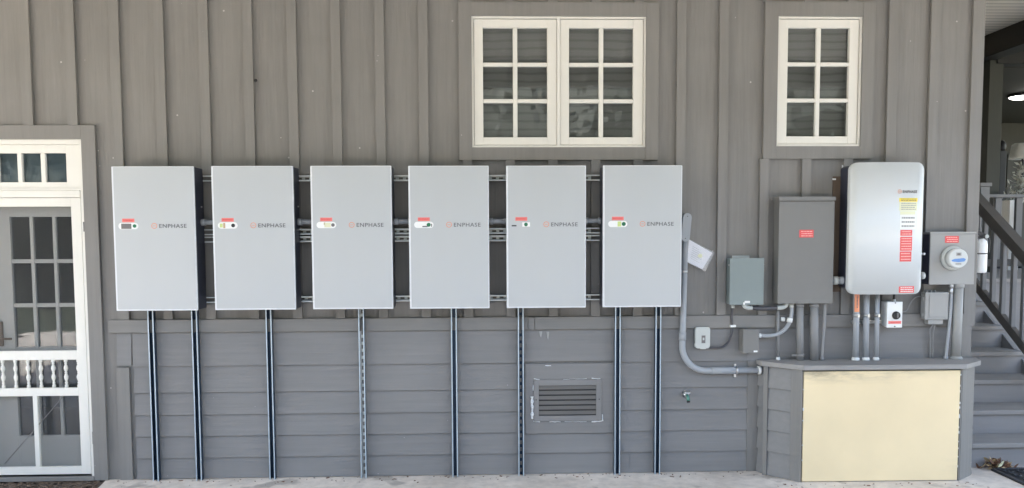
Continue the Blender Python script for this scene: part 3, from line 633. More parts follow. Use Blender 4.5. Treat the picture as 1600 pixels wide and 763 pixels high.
# ------------------------------------------------------------ bent conduit right of the batteries
Yc = -0.055
T = thing('bent_conduit', 'light grey plastic conduit with a long bend, beside the last battery cabinet', 'conduit', (at(1068, 500, Yc).x, Yc, at(1068, 584, Yc).z))
pA = at(1070.5, 372, Yc); pB = at(1066.2, 535, Yc); rB = 0.178; zc = at(1110, 579.3, Yc).z
path = [pA, Vector((pB.x, Yc, zc+rB))] + arc((pB.x+rB, zc+rB), rB, 180, 270, 14, Yc)[1:] + [Vector((at(1184, 579, Yc).x, Yc, zc))]
pp = [path[0]]
for k in range(1, len(path)): pp.append(path[k])
MB().tube(pp, 0.0225, n=20).obj('pipe', M['pvc'], T)
MB().cyl((pB.x, Yc, at(0, 528, Yc).z), (pB.x, Yc, at(0, 541, Yc).z), 0.0265).obj('coupling', M['pvc'], T)
b = MB(); b.cyl((at(1111, 579, Yc).x, Yc, zc), (at(1149, 579, Yc).x, Yc, zc), 0.0262); b.obj('coupling', M['pvc'], T)
b = MB(); xx = at(1147, 579).x; b.cyl((xx-0.007, Yc, zc), (xx+0.007, Yc, zc), 0.029); b.box(xx-0.008, xx+0.008, -0.022, -0.012, zc-0.055, zc+0.04, bev=0.001); b.cyl((xx, -0.03, zc+0.036), (xx, -0.022, zc+0.036), 0.007, n=8); b.obj('strap', M['steel'], T)
b = MB(); zz = at(0, 431, Yc).z; xx = pA.x*0.4+pB.x*0.6+0.002; b.cyl((xx, Yc, zz-0.008), (xx, Yc, zz+0.008), 0.026); b.box(xx-0.03, xx+0.03, -0.03, -0.019, zz-0.008, zz+0.008); b.obj('strap', M['steel'], T)
xx = at(1187, 579, Yc).x; MB().cyl((xx-0.014, Yc, zc), (xx+0.006, Yc, zc), 0.031, n=24).obj('hub', M['whitepl'], T)
c0 = at(1074, 340, -0.09); c1 = at(1071, 371, -0.09)
d = (c0-c1); ln = d.length; ang = math.atan2(d.x, d.z); q = Matrix.Rotation(ang, 3, 'Y'); mid = (c0+c1)/2
def cap_poly(hw, hl, n=10):
    P = [(hw*math.cos(R(180*k/n)), hl+hw*math.sin(R(180*k/n))) for k in range(n+1)] + [(hw*math.cos(R(180+180*k/n)), -hl+hw*math.sin(R(180+180*k/n))) for k in range(n+1)]
    return [((q @ Vector((a, 0, c_))).x+mid.x, (q @ Vector((a, 0, c_))).z+mid.z) for a, c_ in P]
cb = MB().prism(cap_poly(0.026, ln/2), -0.088, -0.03, bev=0.004).obj('conduit_body', M['pvc'], T)
MB().prism(cap_poly(0.031, ln/2), -0.093, -0.0882, bev=0.0015).obj('lid', M['pvc'], cb)
b = MB()
for s in (-1, 1): p = mid + q @ Vector((0, 0, s*(ln/2+0.008))); b.cyl((p.x, -0.0945, p.z), (p.x, -0.092, p.z), 0.0045, n=8)
b.obj('screw', M['midgrey'], cb)
# document bag tucked behind the conduit
T = thing('document_bag', 'white folded papers in a clear plastic bag, hanging tilted by the bent conduit', 'document', (at(1094, 400, -0.03).x, -0.03, at(1094, 424, -0.03).z))
def quadslab(pts, y0, y1, b=None, bev=0.002):
    b = b or MB(); b.prism([(p.x, p.z) for p in pts], y0, y1, bev=bev); return b
quadslab([at(u, v, -0.04) for u, v in ((1076.5, 374.5), (1112.7, 395.6), (1097.5, 421), (1071.5, 408.5))], -0.045, -0.028).obj('papers', M['paper'], T)
pl = mat('clear_plastic_film', (0.75, 0.76, 0.78), 0.15); pl.node_tree.nodes['Principled BSDF'].inputs['Alpha'].default_value = 0.28
b = MB(); P = [at(u, v, -0.04) for u, v in ((1076.5, 373.5), (1116.2, 395.2), (1110, 407), (1102, 424.2), (1070.5, 409.5))]
b.prism([(p.x, p.z) for p in P], -0.049, -0.0255, bev=0.003); b.obj('bag', pl, T)
b = MB(); o0 = at(1080, 379.5, -0.046); ex = (at(1110, 396.5, -0.046)-o0); ey = (at(1075, 407, -0.046)-o0)
for k in range(7):
    q0 = o0+ey*(0.14+k*0.11)+ex*0.10; q1 = q0+ex*(0.35+0.3*((k*37) % 5)/5); b.cyl((q0.x, -0.0452, q0.z), (q1.x, -0.0452, q1.z), 0.0011, n=5)
b.obj('print', M['smear'], T)
p = at(1094, 400, -0.05); b = MB(); b.prism([(p.x+0.017*math.cos(2*PI*k/10)*(1.15 if k % 2 else 0.8), p.z+0.015*math.sin(2*PI*k/10)) for k in range(10)], -0.051, -0.0495); b.obj('sticker', M['paleyellow'], T)

# ------------------------------------------------------------ small boxes and flexible conduits
def encl(name, label, cat, u0, u1, v0, v1, yf, yb, m_, bev=0.004, group=None, dx=(0, 0)):
    a = at(u0, v0, yf); c = at(u1, v1, yf); T = thing(name, label, cat, ((a.x+c.x)/2, yb, c.z), group)
    MB().box(a.x, c.x, yf+0.004, yb, c.z, a.z, bev=bev).obj('housing', m_, T); return T, a.x, c.x, c.z, a.z
# green-grey disconnect
T, x0, x1, z0, z1 = encl('disconnect_box', 'green-grey metal switch box on the wall, left of the tall grey panel', 'switch box', 1141.5, 1192, 404.5, 475.7, -0.115, -0.02, M['panelgreen'])
MB().box(x0-0.004, x1+0.004, -0.1155, -0.1065, z0-0.003, z1+0.004, bev=0.002).obj('lid', M['panelgreen'], T)
b = MB(); b.box(x0+0.04, x0+0.165, -0.028, -0.0205, z1, z1+0.020, bev=0.003); b.cyl((x0+0.055, -0.03, z1+0.008), (x0+0.055, -0.0275, z1+0.008), 0.006, n=10); b.cyl((x0+0.15, -0.03, z1+0.008), (x0+0.15, -0.0275, z1+0.008), 0.006, n=10); b.obj('mounting_tab', M['pale'], T)
b = MB()
for s, xx in ((-1, x0-0.005), (1, x1+0.005)): b.cyl((xx-0.004, -0.095, z1-0.045), (xx+0.004, -0.095, z1-0.045), 0.006, n=8)
b.obj('screw', M['steel'], T)
p = at(1166, 473, -0.12); b = MB(); b.box(p.x-0.012, p.x+0.028, -0.121, -0.116, p.z-0.004, p.z+0.012, bev=0.002); b.box(p.x-0.022, p.x-0.008, -0.121, -0.116, p.z-0.016, p.z+0.002, bev=0.002); b.obj('hasp', M['whitepl'], T)
DX0, DZ0 = x0, z0
# thin cable from switch box to outlet
Yq = -0.035
T = thing('flexible_cable', 'thin dark cable curving from the green-grey switch box to the small outlet cover', 'cable', (at(1144, 545, Yq).x, Yq, at(1130, 545, Yq).z))
pts = catmull([at(1145, 480, Yq), at(1143.2, 495, Yq), at(1144, 509, Yq), at(1143, 522, Yq), at(1137, 536, Yq), at(1126, 543, Yq), at(1109, 543.5, Yq)], 10)
MB().tube(pts, 0.0078, n=10, ribs=0.06).obj('sheath', M['flex'], T)
p = at(1145, 478.5, Yq); MB().cyl((p.x, Yq, p.z-0.014), (p.x, Yq, p.z+0.012), 0.0145, n=10).obj('connector', M['pale'], T)
p = at(1143.5, 509, Yq); b = MB(); b.box(p.x-0.014, p.x+0.028, -0.047, -0.0255, p.z-0.012, p.z+0.006, bev=0.004); b.obj('strap', M['whitepl'], T)
# outlet cover
a = at(1087, 511.5, -0.06); c = at(1109.5, 544.5, -0.06)
T = thing('outlet_cover', 'small pale grey weatherproof outlet cover with rounded corners, on the lap siding', 'outlet', ((a.x+c.x)/2, -0.015, c.z))
MB().prism(rrect(a.x+0.002, c.x-0.002, c.z+0.002, a.z-0.002, 0.014), -0.045, -0.013, bev=0.003).obj('housing', M['pale'], T)
lid = MB().prism(rrect(a.x, c.x, c.z, a.z, 0.016), -0.058, -0.0455, bev=0.004).obj('lid', M['pale'], T)
p = at(1099.3, 530.5, -0.06); MB().box(p.x-0.014, p.x+0.014, -0.0595, -0.0575, p.z-0.028, p.z+0.028, bev=0.001).obj('window', M['midgrey'], lid)
MB().box(p.x-0.006, p.x+0.006, -0.0605, -0.0590, p.z-0.006, p.z+0.012).obj('print', M['pale'], lid)
b = MB(); b.cyl((a.x-0.002, -0.05, c.z+0.01), (a.x-0.002, -0.05, c.z+0.04), 0.005, n=8); b.box(p.x-0.02, p.x+0.02, -0.056, -0.046, c.z-0.006, c.z+0.001, bev=0.001); b.obj('hinge', M['pale'], T)
# square junction box
T, x0, x1, z0, z1 = encl('junction_box', 'square grey junction box with tiny white tag, above the left end of the cupboard', 'junction box', 1161.5, 1185, 515.4, 551.5, -0.115, -0.014, M['panel'], bev=0.006)
MB().box(x0-0.002, x1+0.002, -0.1185, -0.1115, z0-0.002, z1+0.002, bev=0.003).obj('lid', M['panel'], T)
p = at(1180.7, 549.3, -0.12); MB().box(p.x-0.014, p.x+0.014, -0.1195, -0.118, p.z-0.006, p.z+0.006).obj('tag', M['whitepl'], T)
b = MB(); b.box((x0+x1)/2-0.01, (x0+x1)/2+0.012, -0.120, -0.117, z0-0.004, z0+0.018, bev=0.001); b.obj('clip', M['panel'], T)
# flex conduit junction box -> tall panel
Yq = -0.075
T = thing('flexible_conduit', 'grey flexible conduit curving from the square junction box up to the tall grey panel', 'conduit', (at(1215, 525, Yq).x, Yq, at(1200, 527, Yq).z))
MB().tube(catmull([at(1186, 524.5, Yq), at(1200, 525, Yq), at(1214, 522.5, Yq), at(1226, 515, Yq), at(1234, 503, Yq), at(1236.8, 490, Yq), at(1236.8, 476, Yq)], 10), 0.0135, n=14).obj('sheath', M['pvc'], T)
p = at(1184.8, 524.5, Yq); MB().cyl((p.x-0.004, Yq, p.z), (p.x+0.018, Yq, p.z), 0.017, n=12).obj('connector', M['whitepl'], T)
p = at(1236.8, 478, Yq); MB().cyl((p.x, Yq, p.z-0.012), (p.x, Yq, p.z+0.016), 0.0165, n=12).obj('connector', M['pale'], T)
p = at(1227.5, 500.5, -0.09); b = MB(); b.box(p.x-0.016, p.x+0.014, -0.05, -0.0255, p.z-0.014, p.z+0.016, bev=0.007); q_ = at(1235.2, 500.5, -0.09); b.cyl((q_.x-0.003, Yq, q_.z-0.016), (q_.x+0.003, Yq, q_.z+0.014), 0.020, n=14); b.obj('strap', M['whitepl'], T)
# dark liquid-tight conduit switch box -> tall panel
Yq = -0.085
T = thing('dark_flexible_conduit', 'thick black conduit running level from the green-grey switch box to the tall panel', 'conduit', (at(1195, 481, Yq).x, Yq, at(1195, 484, Yq).z))
MB().tube([at(1172, 480.8, Yq), at(1185, 482.2, Yq), at(1200, 482, Yq), at(1216, 480.5, Yq)], 0.0155, n=16).obj('sheath', M['flex'], T)
MB().tube(catmull([at(1214, 480.8, Yq), at(1222, 480.5, Yq), at(1227.5, 477.5, Yq), at(1229.5, 472, Yq)], 6), 0.0165, n=14).obj('connector', M['pale'], T)
MB().tube(catmull([at(1162, 474, Yq), at(1163.5, 478.5, Yq), at(1169, 481, Yq), at(1175, 481, Yq)], 6), 0.0165, n=14).obj('connector', M['pale'], T)

# ------------------------------------------------------------ tall grey panel
T, x0, x1, z0, z1 = encl('electrical_panel', 'tall dark grey metal electrical panel with one small red sticker', 'electrical panel', 1218.2, 1300.3, 308.5, 474, -0.135, -0.0225, M['panel'])
MB().box(x0-0.002, x1+0.002, -0.138, -0.1325, z0-0.001, z1-0.03, bev=0.002).obj('door', M['panel'], T)
MB().hexa([(x0-0.006, -0.146, z1-0.024), (x1+0.006, -0.146, z1-0.024), (x1+0.006, -0.0225, z1-0.024), (x0-0.006, -0.0225, z1-0.024)],
          [(x0-0.006, -0.143, z1+0.003), (x1+0.006, -0.143, z1+0.003), (x1+0.006, -0.0225, z1+0.010), (x0-0.006, -0.0225, z1+0.010)]).obj('rain_hood', M['panel'], T)
p0 = at(1249, 359.4, -0.138); p1 = at(1271, 371.3, -0.138); sticker(T, 'warning_sticker', p0.x, p1.x, -0.1392, p1.z, p0.z, M['red'], 3)
b = MB(); b.cyl(((x0+x1)/2-0.06, -0.141, z0+0.006), ((x0+x1)/2-0.06, -0.1375, z0+0.006), 0.009, n=10); b.obj('screw', M['midgrey'], T)
CAPZ = 0.832
def pipe(label, u, vt, vb, r, m_, Yp, ub=None, name='conduit', collar=True, base=None, group=None, zt=None, zb=None):
    pt = at(u, vt, Yp); pb = at(ub if ub else u, vb, Yp); zt = pt.z if zt is None else zt; zb = pb.z if zb is None else zb
    T = thing(name, label, 'conduit', (pb.x, Yp, zb), group)
    A = Vector((pt.x, Yp, zt)); B_ = Vector((pb.x, Yp, zb))
    MB().cyl(B_, A, r, n=22).obj('pipe', m_, T)
    if collar: MB().cyl(A-Vector((0, 0, 0.028)), A-Vector((0, 0, 0.001)), r*1.14, n=22).obj('collar', m_, T)
    if base: MB().lathe([(r*1.32, 0), (r*1.32, 0.008), (r*1.12, 0.022)], B_, n=22).obj('base_flange', base, T)
    return T, A, B_
Yp = -0.08; gp = 'painted pipes from the tall grey panel into the cupboard top'; zT = z0-0.001
pipe('thin grey pipe with a white foot, behind the curved flexible conduit', 1215.5, 478, 561, 0.0115, M['pvcpaint'], -0.05, collar=False, base=M['whitepl'], group=gp, zb=CAPZ)
Tq, A, B_ = pipe('left of the two thick grey pipes under the tall grey panel', 1250, 475, 562, 0.0245, M['pvcpaint'], Yp, group=gp, zt=zT, zb=CAPZ)
b = MB(); b.cyl((B_.x, Yp, B_.z+0.03), (B_.x, Yp, B_.z+0.046), 0.0275, n=22); b.box(B_.x-0.062, B_.x-0.01, -0.086, -0.072, B_.z+0.03, B_.z+0.042, bev=0.002); b.obj('strap', M['pvcpaint'], Tq)
Tq, A, B_ = pipe('right and widest of the two thick grey pipes under the tall grey panel', 1272, 475, 562, 0.0300, M['pvcpaint'], Yp, group=gp, zt=zT, zb=CAPZ)
T = thing('conduit', 'slightly bent thin grey pipe under the right edge of the tall grey panel', 'conduit', (at(1283, 560, Yp).x, Yp, CAPZ), gp)
ptx = [at(1288.5, 475, Yp), at(1288, 500, Yp), at(1286, 525, Yp), at(1284, 550, Yp)]; ptx[0].z = zT; ptx.append(Vector((at(1283.5, 560, Yp).x, Yp, CAPZ)))
MB().tube(catmull(ptx, 6), 0.0130, n=14).obj('pipe', M['pvcpaint'], T)
MB().cyl((ptx[-1].x, Yp, CAPZ), (ptx[-1].x, Yp, CAPZ+0.022), 0.0165).obj('collar', M['pvcpaint'], T)
# nipple between panel and controller
Yq = -0.09; p0 = at(1299, 438.5, Yq); p1 = at(1327, 437.5, Yq)
T = thing('pipe_coupling', 'stubby grey pipe coupling between the tall grey panel and the silver controller cabinet', 'conduit', (p0.x, Yq, p0.z))
MB().cyl(p0, (p1.x, Yq, p0.z), 0.023).obj('pipe', M['pvc'], T)
MB().cyl((p0.x+0.012, Yq, p0.z), (p0.x+0.045, Yq, p0.z), 0.031, n=10).obj('locknut', M['pale'], T)
MB().cyl((p0.x+0.06, Yq, p0.z), (p1.x, Yq, p0.z), 0.0285, n=22).obj('collar', M['pvc'], T)
# bare plywood strip
pa = at(1302, 276, -0.012); pb = at(1330, 456, -0.012)
T = thing('plywood_board', 'bare brown plywood board on the wall, left of the silver controller cabinet', 'board', ((pa.x+pb.x)/2, -0.001, pb.z))
MB().box(pa.x, pb.x+0.05, -0.014, -0.001, pb.z, pa.z, bev=0.001).obj('board', M['wood'], T)
pc = at(1318, 255.5, -0.012); MB().box(pc.x, pb.x+0.05, -0.012, -0.001, pa.z+0.0005, pc.z, bev=0.001).obj('upper_piece', M['wood'], T)
pd = at(1316.5, 262, -0.015); b = MB(); b.box(pd.x-0.004, pd.x+0.003, -0.018, -0.0125, pa.z+0.005, pc.z-0.012); p = at(1303.5, 280.2, -0.02); b.box(p.x-0.012, p.x+0.014, -0.019, -0.0145, p.z-0.006, p.z+0.006, bev=0.002); b.obj('white_caulk', M['caulk'], T)

# ------------------------------------------------------------ silver controller cabinet
YF2 = -0.235
pa = at(1329.5, 254, YF2+0.02); pb = at(1440.5, 459.5, YF2+0.02)
xa, xb = (at(1330, 300, YF2+0.02).x+at(1325.3, 450, YF2+0.02).x)/2, (at(1445, 300, YF2+0.02).x+at(1440, 440, YF2+0.02).x)/2; za, zb_ = pb.z, pa.z
T = thing('controller_cabinet', 'tall silver controller cabinet with rounded corners and a column of yellow, white and red stickers', 'controller', ((xa+xb)/2, -0.02, za))
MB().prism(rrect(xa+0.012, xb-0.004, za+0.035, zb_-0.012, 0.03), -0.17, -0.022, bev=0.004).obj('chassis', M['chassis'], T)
b = MB(); nx = 28; outl = rrect(xa, xb, za, zb_, 0.052, 8)       # bowed front built as columns
def bow(x): t = (x-xa)/(xb-xa)*2-1; return YF2 + 0.034*abs(t)**2.1
def zlim(x, r=0.052):
    d = min(x-xa, xb-x)
    if d >= r: return za, zb_
    e = r - math.sqrt(max(0, r*r-(r-d)**2)); return za+e, zb_-e
xs = [xa+(xb-xa)*(0.5-0.5*math.cos(PI*k/nx)) for k in range(nx+1)]
rows = []
for x in xs:
    l, h = zlim(x); rows.append([b.bm.verts.new((x, bow(x), l)), b.bm.verts.new((x, bow(x), h)), b.bm.verts.new((x, -0.165, l)), b.bm.verts.new((x, -0.165, h))])
for p_, q_ in zip(rows, rows[1:]):
    f = b.bm.faces.new((p_[0], q_[0], q_[1], p_[1])); f.smooth = True
    b.bm.faces.new((p_[2], p_[3], q_[3], q_[2])); f2 = b.bm.faces.new((p_[1], q_[1], q_[3], p_[3])); f3 = b.bm.faces.new((p_[0], p_[2], q_[2], q_[0]))
for e in (rows[0], rows[-1]): b.bm.faces.new((e[0], e[1], e[3], e[2]))
cov = b.obj('cover', mat('silver_controller_cover', (0.66, 0.69, 0.70), 0.42, metal=0.1, grain='Z', gscale=0.4, gamt=0.015, bump=0.0), T)
def onc(u, v): return at(u, v, YF2+0.012)
def ctl_sticker(u0, u1, v0, v1, m_, lines, lm, name='sticker', label=None):
    p0, p1 = onc(u0, v0), onc(u1, v1); b = MB(); n = 6; x0_, x1_ = p0.x, p1.x
    for k in range(n):
        a_, c_ = x0_+(x1_-x0_)*k/n, x0_+(x1_-x0_)*(k+1)/n
        b.hexa([(a_, bow(a_)-0.0012, p1.z), (c_, bow(c_)-0.0012, p1.z), (c_, bow(c_)+0.001, p1.z), (a_, bow(a_)+0.001, p1.z)], [(a_, bow(a_)-0.0012, p0.z), (c_, bow(c_)-0.0012, p0.z), (c_, bow(c_)+0.001, p0.z), (a_, bow(a_)+0.001, p0.z)])
    o = b.obj(name, m_, T, label)
    if lines:
        b = MB(); rn2 = random.Random(int(v0)); h = (p0.z-p1.z)/(lines*2+1)
        for k in range(lines):
            zz = p0.z-h*(2*k+1.9); x = x0_+(x1_-x0_)*0.1
            while x < x1_-(x1_-x0_)*0.12:
                xe = min(x+(x1_-x0_)*rn2.uniform(0.05, 0.16), x1_-(x1_-x0_)*0.08); ym = bow((x+xe)/2)-0.0026; b.box(x, xe, ym, ym+0.0012, zz, zz+h*0.85); x = xe+(x1_-x0_)*0.03
        b.obj('print', lm, o)
    return o
ctl_sticker(1404, 1434.6, 309.6, 315.4, M['yellow'], 2, M['ink'], label='yellow warning strip with dark print')
ctl_sticker(1404.2, 1434, 315.9, 329.5, M['paleyellow'], 4, M['smear'])
ctl_sticker(1405.5, 1431, 330.5, 335.5, M['paleyellow'], 0, None); ctl_sticker(1405.5, 1431, 335.9, 358.4, M['whitepl'], 3, M['smear'], label='white sticker with faint print')
ctl_sticker(1406, 1425.4, 359.6, 368.6, M['red'], 2, M['redink']); ctl_sticker(1405.7, 1425, 370.2, 392, M['red'], 5, M['redink'], label='tallest red sticker'); ctl_sticker(1405, 1424, 393.2, 408.8, M['red'], 3, M['redink'])
ctl_sticker(1403.6, 1428.8, 447.7, 457.6, M['red'], 3, M['whitepl'], label='red sticker with white print at the bottom corner')
p = onc(1401.4, 302.2); logo(T, p.x, p.z+0.002, 0.0195, 0.0, 0.112)
for o in T.children:
    if o.name.startswith(('emblem', 'lettering')):
        for v in o.data.vertices: wx = v.co.x+T.location.x; v.co.y = (v.co.y+T.location.y) + bow(wx) - 0.0022 - T.location.y
b = MB(); p = at(1444.5, 397, -0.15); b.cyl((xb-0.006, -0.15, p.z), (p.x, -0.15, p.z), 0.008, n=12); b.cyl((p.x-0.012, -0.15, p.z), (p.x, -0.15, p.z), 0.012, n=12); b.obj('latch', M['steel'], T)
p = at(1441, 431, -0.12); b = MB(); b.cyl((xb-0.006, -0.12, p.z), (p.x-0.01, -0.12, p.z), 0.016, n=12); b.lathe([(0.022, 0), (0.027, 0.010), (0.024, 0.024), (0.012, 0.03)], (p.x-0.012, -0.12, p.z), axis=(1, 0, 0), n=16); b.obj('plug', M['pale'], T)
# conduits beneath
zT2 = za+0.036; gp = 'pale grey pipes under the silver controller cabinet'
Yp = -0.10
for ut, ub, r, lb in ((1338.2, 1336.8, 0.0212, 'pale grey pipe with an orange sticker under the silver controller cabinet'), (1354, 1352.5, 0.0205, 'plain pale grey pipe, middle one under the silver controller cabinet'), (1371, 1368.8, 0.0165, 'thinnest pale grey pipe under the silver controller cabinet, nearest the rotary switch')):
    Tq, A, B_ = pipe(lb, ut, 462, 560, r, M['pvc'], Yp, ub=ub, collar=False, base=M['whitepl'], group=gp, zt=zT2, zb=CAPZ)
    zz = at(0, 503.5, Yp).z; xx = A.x+(B_.x-A.x)*(zT2-zz)/(zT2-CAPZ)
    b = MB(); b.cyl((xx, Yp, zz-0.012), (xx, Yp, zz+0.012), r*1.12, n=20); b.box(xx-0.009, xx+0.009, Yp-r-0.016, Yp-r, zz-0.012, zz+0.012, bev=0.003); b.obj('clamp', M['steel'], Tq)
    if 'orange' in lb:
        z1_, z0_ = at(0, 464.7, Yp).z, at(0, 497.5, Yp).z
        b = MB(); n = 8
        for k in range(n):
            a0, a1 = R(-150+105*k/n), R(-150+105*(k+1)/n); rr = r*1.015
            xA = A.x+(B_.x-A.x)*(zT2-z1_)/(zT2-CAPZ); xB = A.x+(B_.x-A.x)*(zT2-z0_)/(zT2-CAPZ)
            b.quad((xB+rr*math.cos(a0), Yp+rr*math.sin(a0), z0_), (xB+rr*math.cos(a1), Yp+rr*math.sin(a1), z0_), (xA+rr*math.cos(a1), Yp+rr*math.sin(a1), z1_), (xA+rr*math.cos(a0), Yp+rr*math.sin(a0), z1_))
        stt = b.obj('sticker', M['orangelab'], Tq)
        b = MB(); xx2 = A.x
        for k in range(9): zz2 = z0_+(z1_-z0_)*(0.2+0.07*k); b.box(xx2-0.007, xx2+0.003, Yp-r*1.05, Yp-r*0.99, zz2, zz2+(z1_-z0_)*0.045)
        b.obj('print', M['ink'], stt)
b = MB(); pL = at(1331, 503.5, -0.075); pR = at(1379.5, 503.5, -0.075)
Tq = thing('clamp_rail', 'short level steel rail holding the three pale grey pipes under the controller', 'rail', (pL.x, -0.06, pL.z))
b.box(pL.x, pR.x, -0.078, -0.055, pL.z-0.011, pL.z-0.008); b.box(pL.x, pR.x, -0.078, -0.055, pL.z+0.008, pL.z+0.011); b.box(pL.x, pR.x, -0.055, -0.0525, pL.z-0.011, pL.z+0.011); b.obj('rail', M['steel'], Tq)
b = MB(); b.box(pL.x+0.01, pL.x+0.03, -0.0524, -0.0255, pL.z-0.01, pL.z+0.01); b.box(pR.x-0.03, pR.x-0.01, -0.0524, -0.0255, pL.z-0.01, pL.z+0.01); b.obj('spacer', M['steel'], Tq)
# white rotary switch
yf = -0.125; a = at(1387.8, 472.3, yf); c = at(1409, 511.7, yf); bk = at(1383, 475, -0.07)
T = thing('rotary_switch', 'white plastic switch box with a round black knob and a thin red strip', 'switch', ((a.x+c.x)/2, -0.026, c.z))
MB().hexa([(bk.x-0.006, -0.0255, c.z+0.008), (c.x, -0.0255, c.z+0.008), (c.x, yf+0.006, c.z), (a.x-0.004, yf+0.006, c.z)], [(bk.x-0.006, -0.0255, a.z-0.002), (c.x, -0.0255, a.z-0.002), (c.x, yf+0.006, a.z), (a.x-0.004, yf+0.006, a.z)]).obj('housing', M['whitepl'], T)
MB().box(a.x-0.006, c.x+0.002, yf, yf+0.0058, c.z-0.002, a.z+0.002, bev=0.003).obj('face', M['whitepl'], T)
p = at(1400, 493, yf); kb = MB(); kb.lathe([(0.030, 0), (0.028, 0.010), (0.024, 0.018)], (p.x, yf, p.z), axis=(0, -1, 0), n=24); kb = kb.obj('knob', M['black'], T)
MB().box(p.x-0.005, p.x+0.007, yf-0.026, yf-0.0182, p.z-0.016, p.z+0.020, bev=0.002).obj('grip', M['midgrey'], kb)
p0 = at(1388, 501.8, yf); p1 = at(1408, 506.2, yf); sticker(T, 'label_strip', p0.x, p1.x, yf-0.0012, p1.z, p0.z, M['pink'], 1, M['red'])
b = MB(); zm = (a.x+c.x)/2; b.cyl((zm, yf-0.003, c.z+0.007), (zm, yf+0.001, c.z+0.007), 0.005, n=8); b.cyl((zm, yf-0.003, a.z-0.006), (zm, yf+0.001, a.z-0.006), 0.005, n=8); b.obj('screw', M['midgrey'], T)
T = thing('cable_gland', 'short dark cable with steel gland between the silver controller and the white rotary switch', 'cable', (at(1397, 472, -0.08).x, -0.08, a.z))
p0 = at(1397.2, 461, -0.08); p1 = Vector((p0.x-0.002, -0.08, a.z-0.003)); MB().tube([p0+Vector((0, 0, 0.03)), (p0+p1)/2, p1], 0.0085, n=12).obj('cable', M['black'], T)
MB().cyl(p1, p1+Vector((0, 0, 0.02)), 0.014, n=8).obj('gland', M['steel'], T)

# ------------------------------------------------------------ meter socket
T, x0, x1, z0, z1 = encl('meter_socket', 'square grey electric meter box with a round glass meter and a red sticker', 'meter', 1454, 1521, 363.5, 444.3, -0.115, -0.0255, M['meterbox'])
MB().box(x0-0.001, x1+0.001, -0.1185, -0.1105, z0-0.001, z1-0.012, bev=0.002).obj('cover', M['meterbox'], T)
MB().box(x0-0.006, x1+0.005, -0.124, -0.0255, z1-0.0115, z1+0.004, bev=0.002).obj('top_lip', M['meterbox'], T)
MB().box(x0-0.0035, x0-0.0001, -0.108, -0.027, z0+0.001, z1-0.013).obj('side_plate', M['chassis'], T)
p0 = at(1477, 369, -0.12); p1 = at(1498, 379.6, -0.12); sticker(T, 'warning_sticker', p0.x, p1.x, -0.1197, p1.z, p0.z, M['red'], 3)
p = at(1487.5, 403.5, -0.12); m0 = Vector((p.x, -0.1186, p.z))
MB().lathe([(0.080, 0), (0.086, 0.004), (0.088, 0.014), (0.082, 0.024), (0.074, 0.028)], m0, axis=(0, -1, 0), n=36).obj('ring', M['pale'], T)
mt = MB().lathe([(0.070, 0.0), (0.070, 0.066), (0.066, 0.076), (0.0, 0.0765)] if False else [(0.070, 0.020), (0.071, 0.07), (0.068, 0.080), (0.064, 0.0835)], m0, axis=(0, -1, 0), n=36).obj('meter', mat('pale_meter_body', (0.62, 0.64, 0.63), 0.15, coat=0.5), T)
yq = m0.y-0.0842
MB().box(m0.x-0.020, m0.x+0.018, yq-0.0008, yq+0.001, m0.z+0.018, m0.z+0.042, bev=0.0).obj('display', M['smear'], mt)
MB().box(m0.x-0.012, m0.x+0.010, yq-0.0014, yq-0.0006, m0.z+0.023, m0.z+0.036).obj('display', M['midgrey'], mt)
b = MB(); b.prism([(m0.x-0.052, m0.z-0.012), (m0.x-0.046, m0.z-0.022), (m0.x, m0.z-0.027), (m0.x+0.040, m0.z-0.022), (m0.x+0.052, m0.z-0.006), (m0.x+0.036, m0.z+0.002), (m0.x-0.03, m0.z-0.004)], yq-0.0008, yq+0.001); b.obj('blue_label', mat('blue_print', (0.13, 0.28, 0.60), 0.4), mt)
b = MB()
for k in range(7): b.box(m0.x-0.022+k*0.006, m0.x-0.018+k*0.006, yq-0.0008, yq+0.001, m0.z-0.043, m0.z-0.036)
b.obj('print', M['ink'], mt)
MX0, MX1, MZ0 = x0, x1, z0
# grey box below meter
T, x0, x1, z0, z1 = encl('cable_box', 'small pale grey plastic box with a raised door, below the meter box', 'junction box', 1446, 1480.8, 457.2, 499.4, -0.09, -0.0255, M['meterbox'], bev=0.008)
MB().box(x0-0.001, x1+0.001, -0.094, -0.084, z0-0.001, z1+0.001, bev=0.006).obj('lid', M['meterbox'], T)
MB().box(x0+0.027, x1-0.012, -0.099, -0.0942, z0+0.018, z1-0.016, bev=0.003).obj('door', M['meterbox'], T)
MB().box(x0+0.03, x1-0.03, -0.085, -0.03, z0-0.036, z0-0.0012, bev=0.004).obj('cable_entry', M['meterbox'], T)
b = MB(); b.box(x0-0.011, x0-0.0012, -0.08, -0.065, z0+0.02, z0+0.045, bev=0.002); b.box(x0-0.011, x0-0.0012, -0.08, -0.065, z1-0.06, z1-0.035, bev=0.002)
for dxx in (0.02, 0.05, 0.08): b.box(x0+dxx, x0+dxx+0.012, -0.07, -0.05, z1+0.0012, z1+0.012, bev=0.002)
b.obj('hinge', M['meterbox'], T)
for k, (ua, ub, lb) in enumerate(((1457, 1453.5, 'left of two thin cables from the pale grey box to the cupboard top'), (1460, 1457.5, 'right of two thin cables from the pale grey box to the cupboard top'))):
    P = [at(ua+1, 507, -0.06), at(ua-(1 if k else 4), 516, -0.05), at(ub, 530, -0.04), at(ub+0.3, 545, -0.04)]; P.append(Vector((P[-1].x, -0.04, CAPZ)))
    tag(MB().tube(catmull(P, 6), 0.0052, n=8).obj('thin_cable', M['pvcpaint']), lb, 'cable', 'two thin cables below the pale grey box')
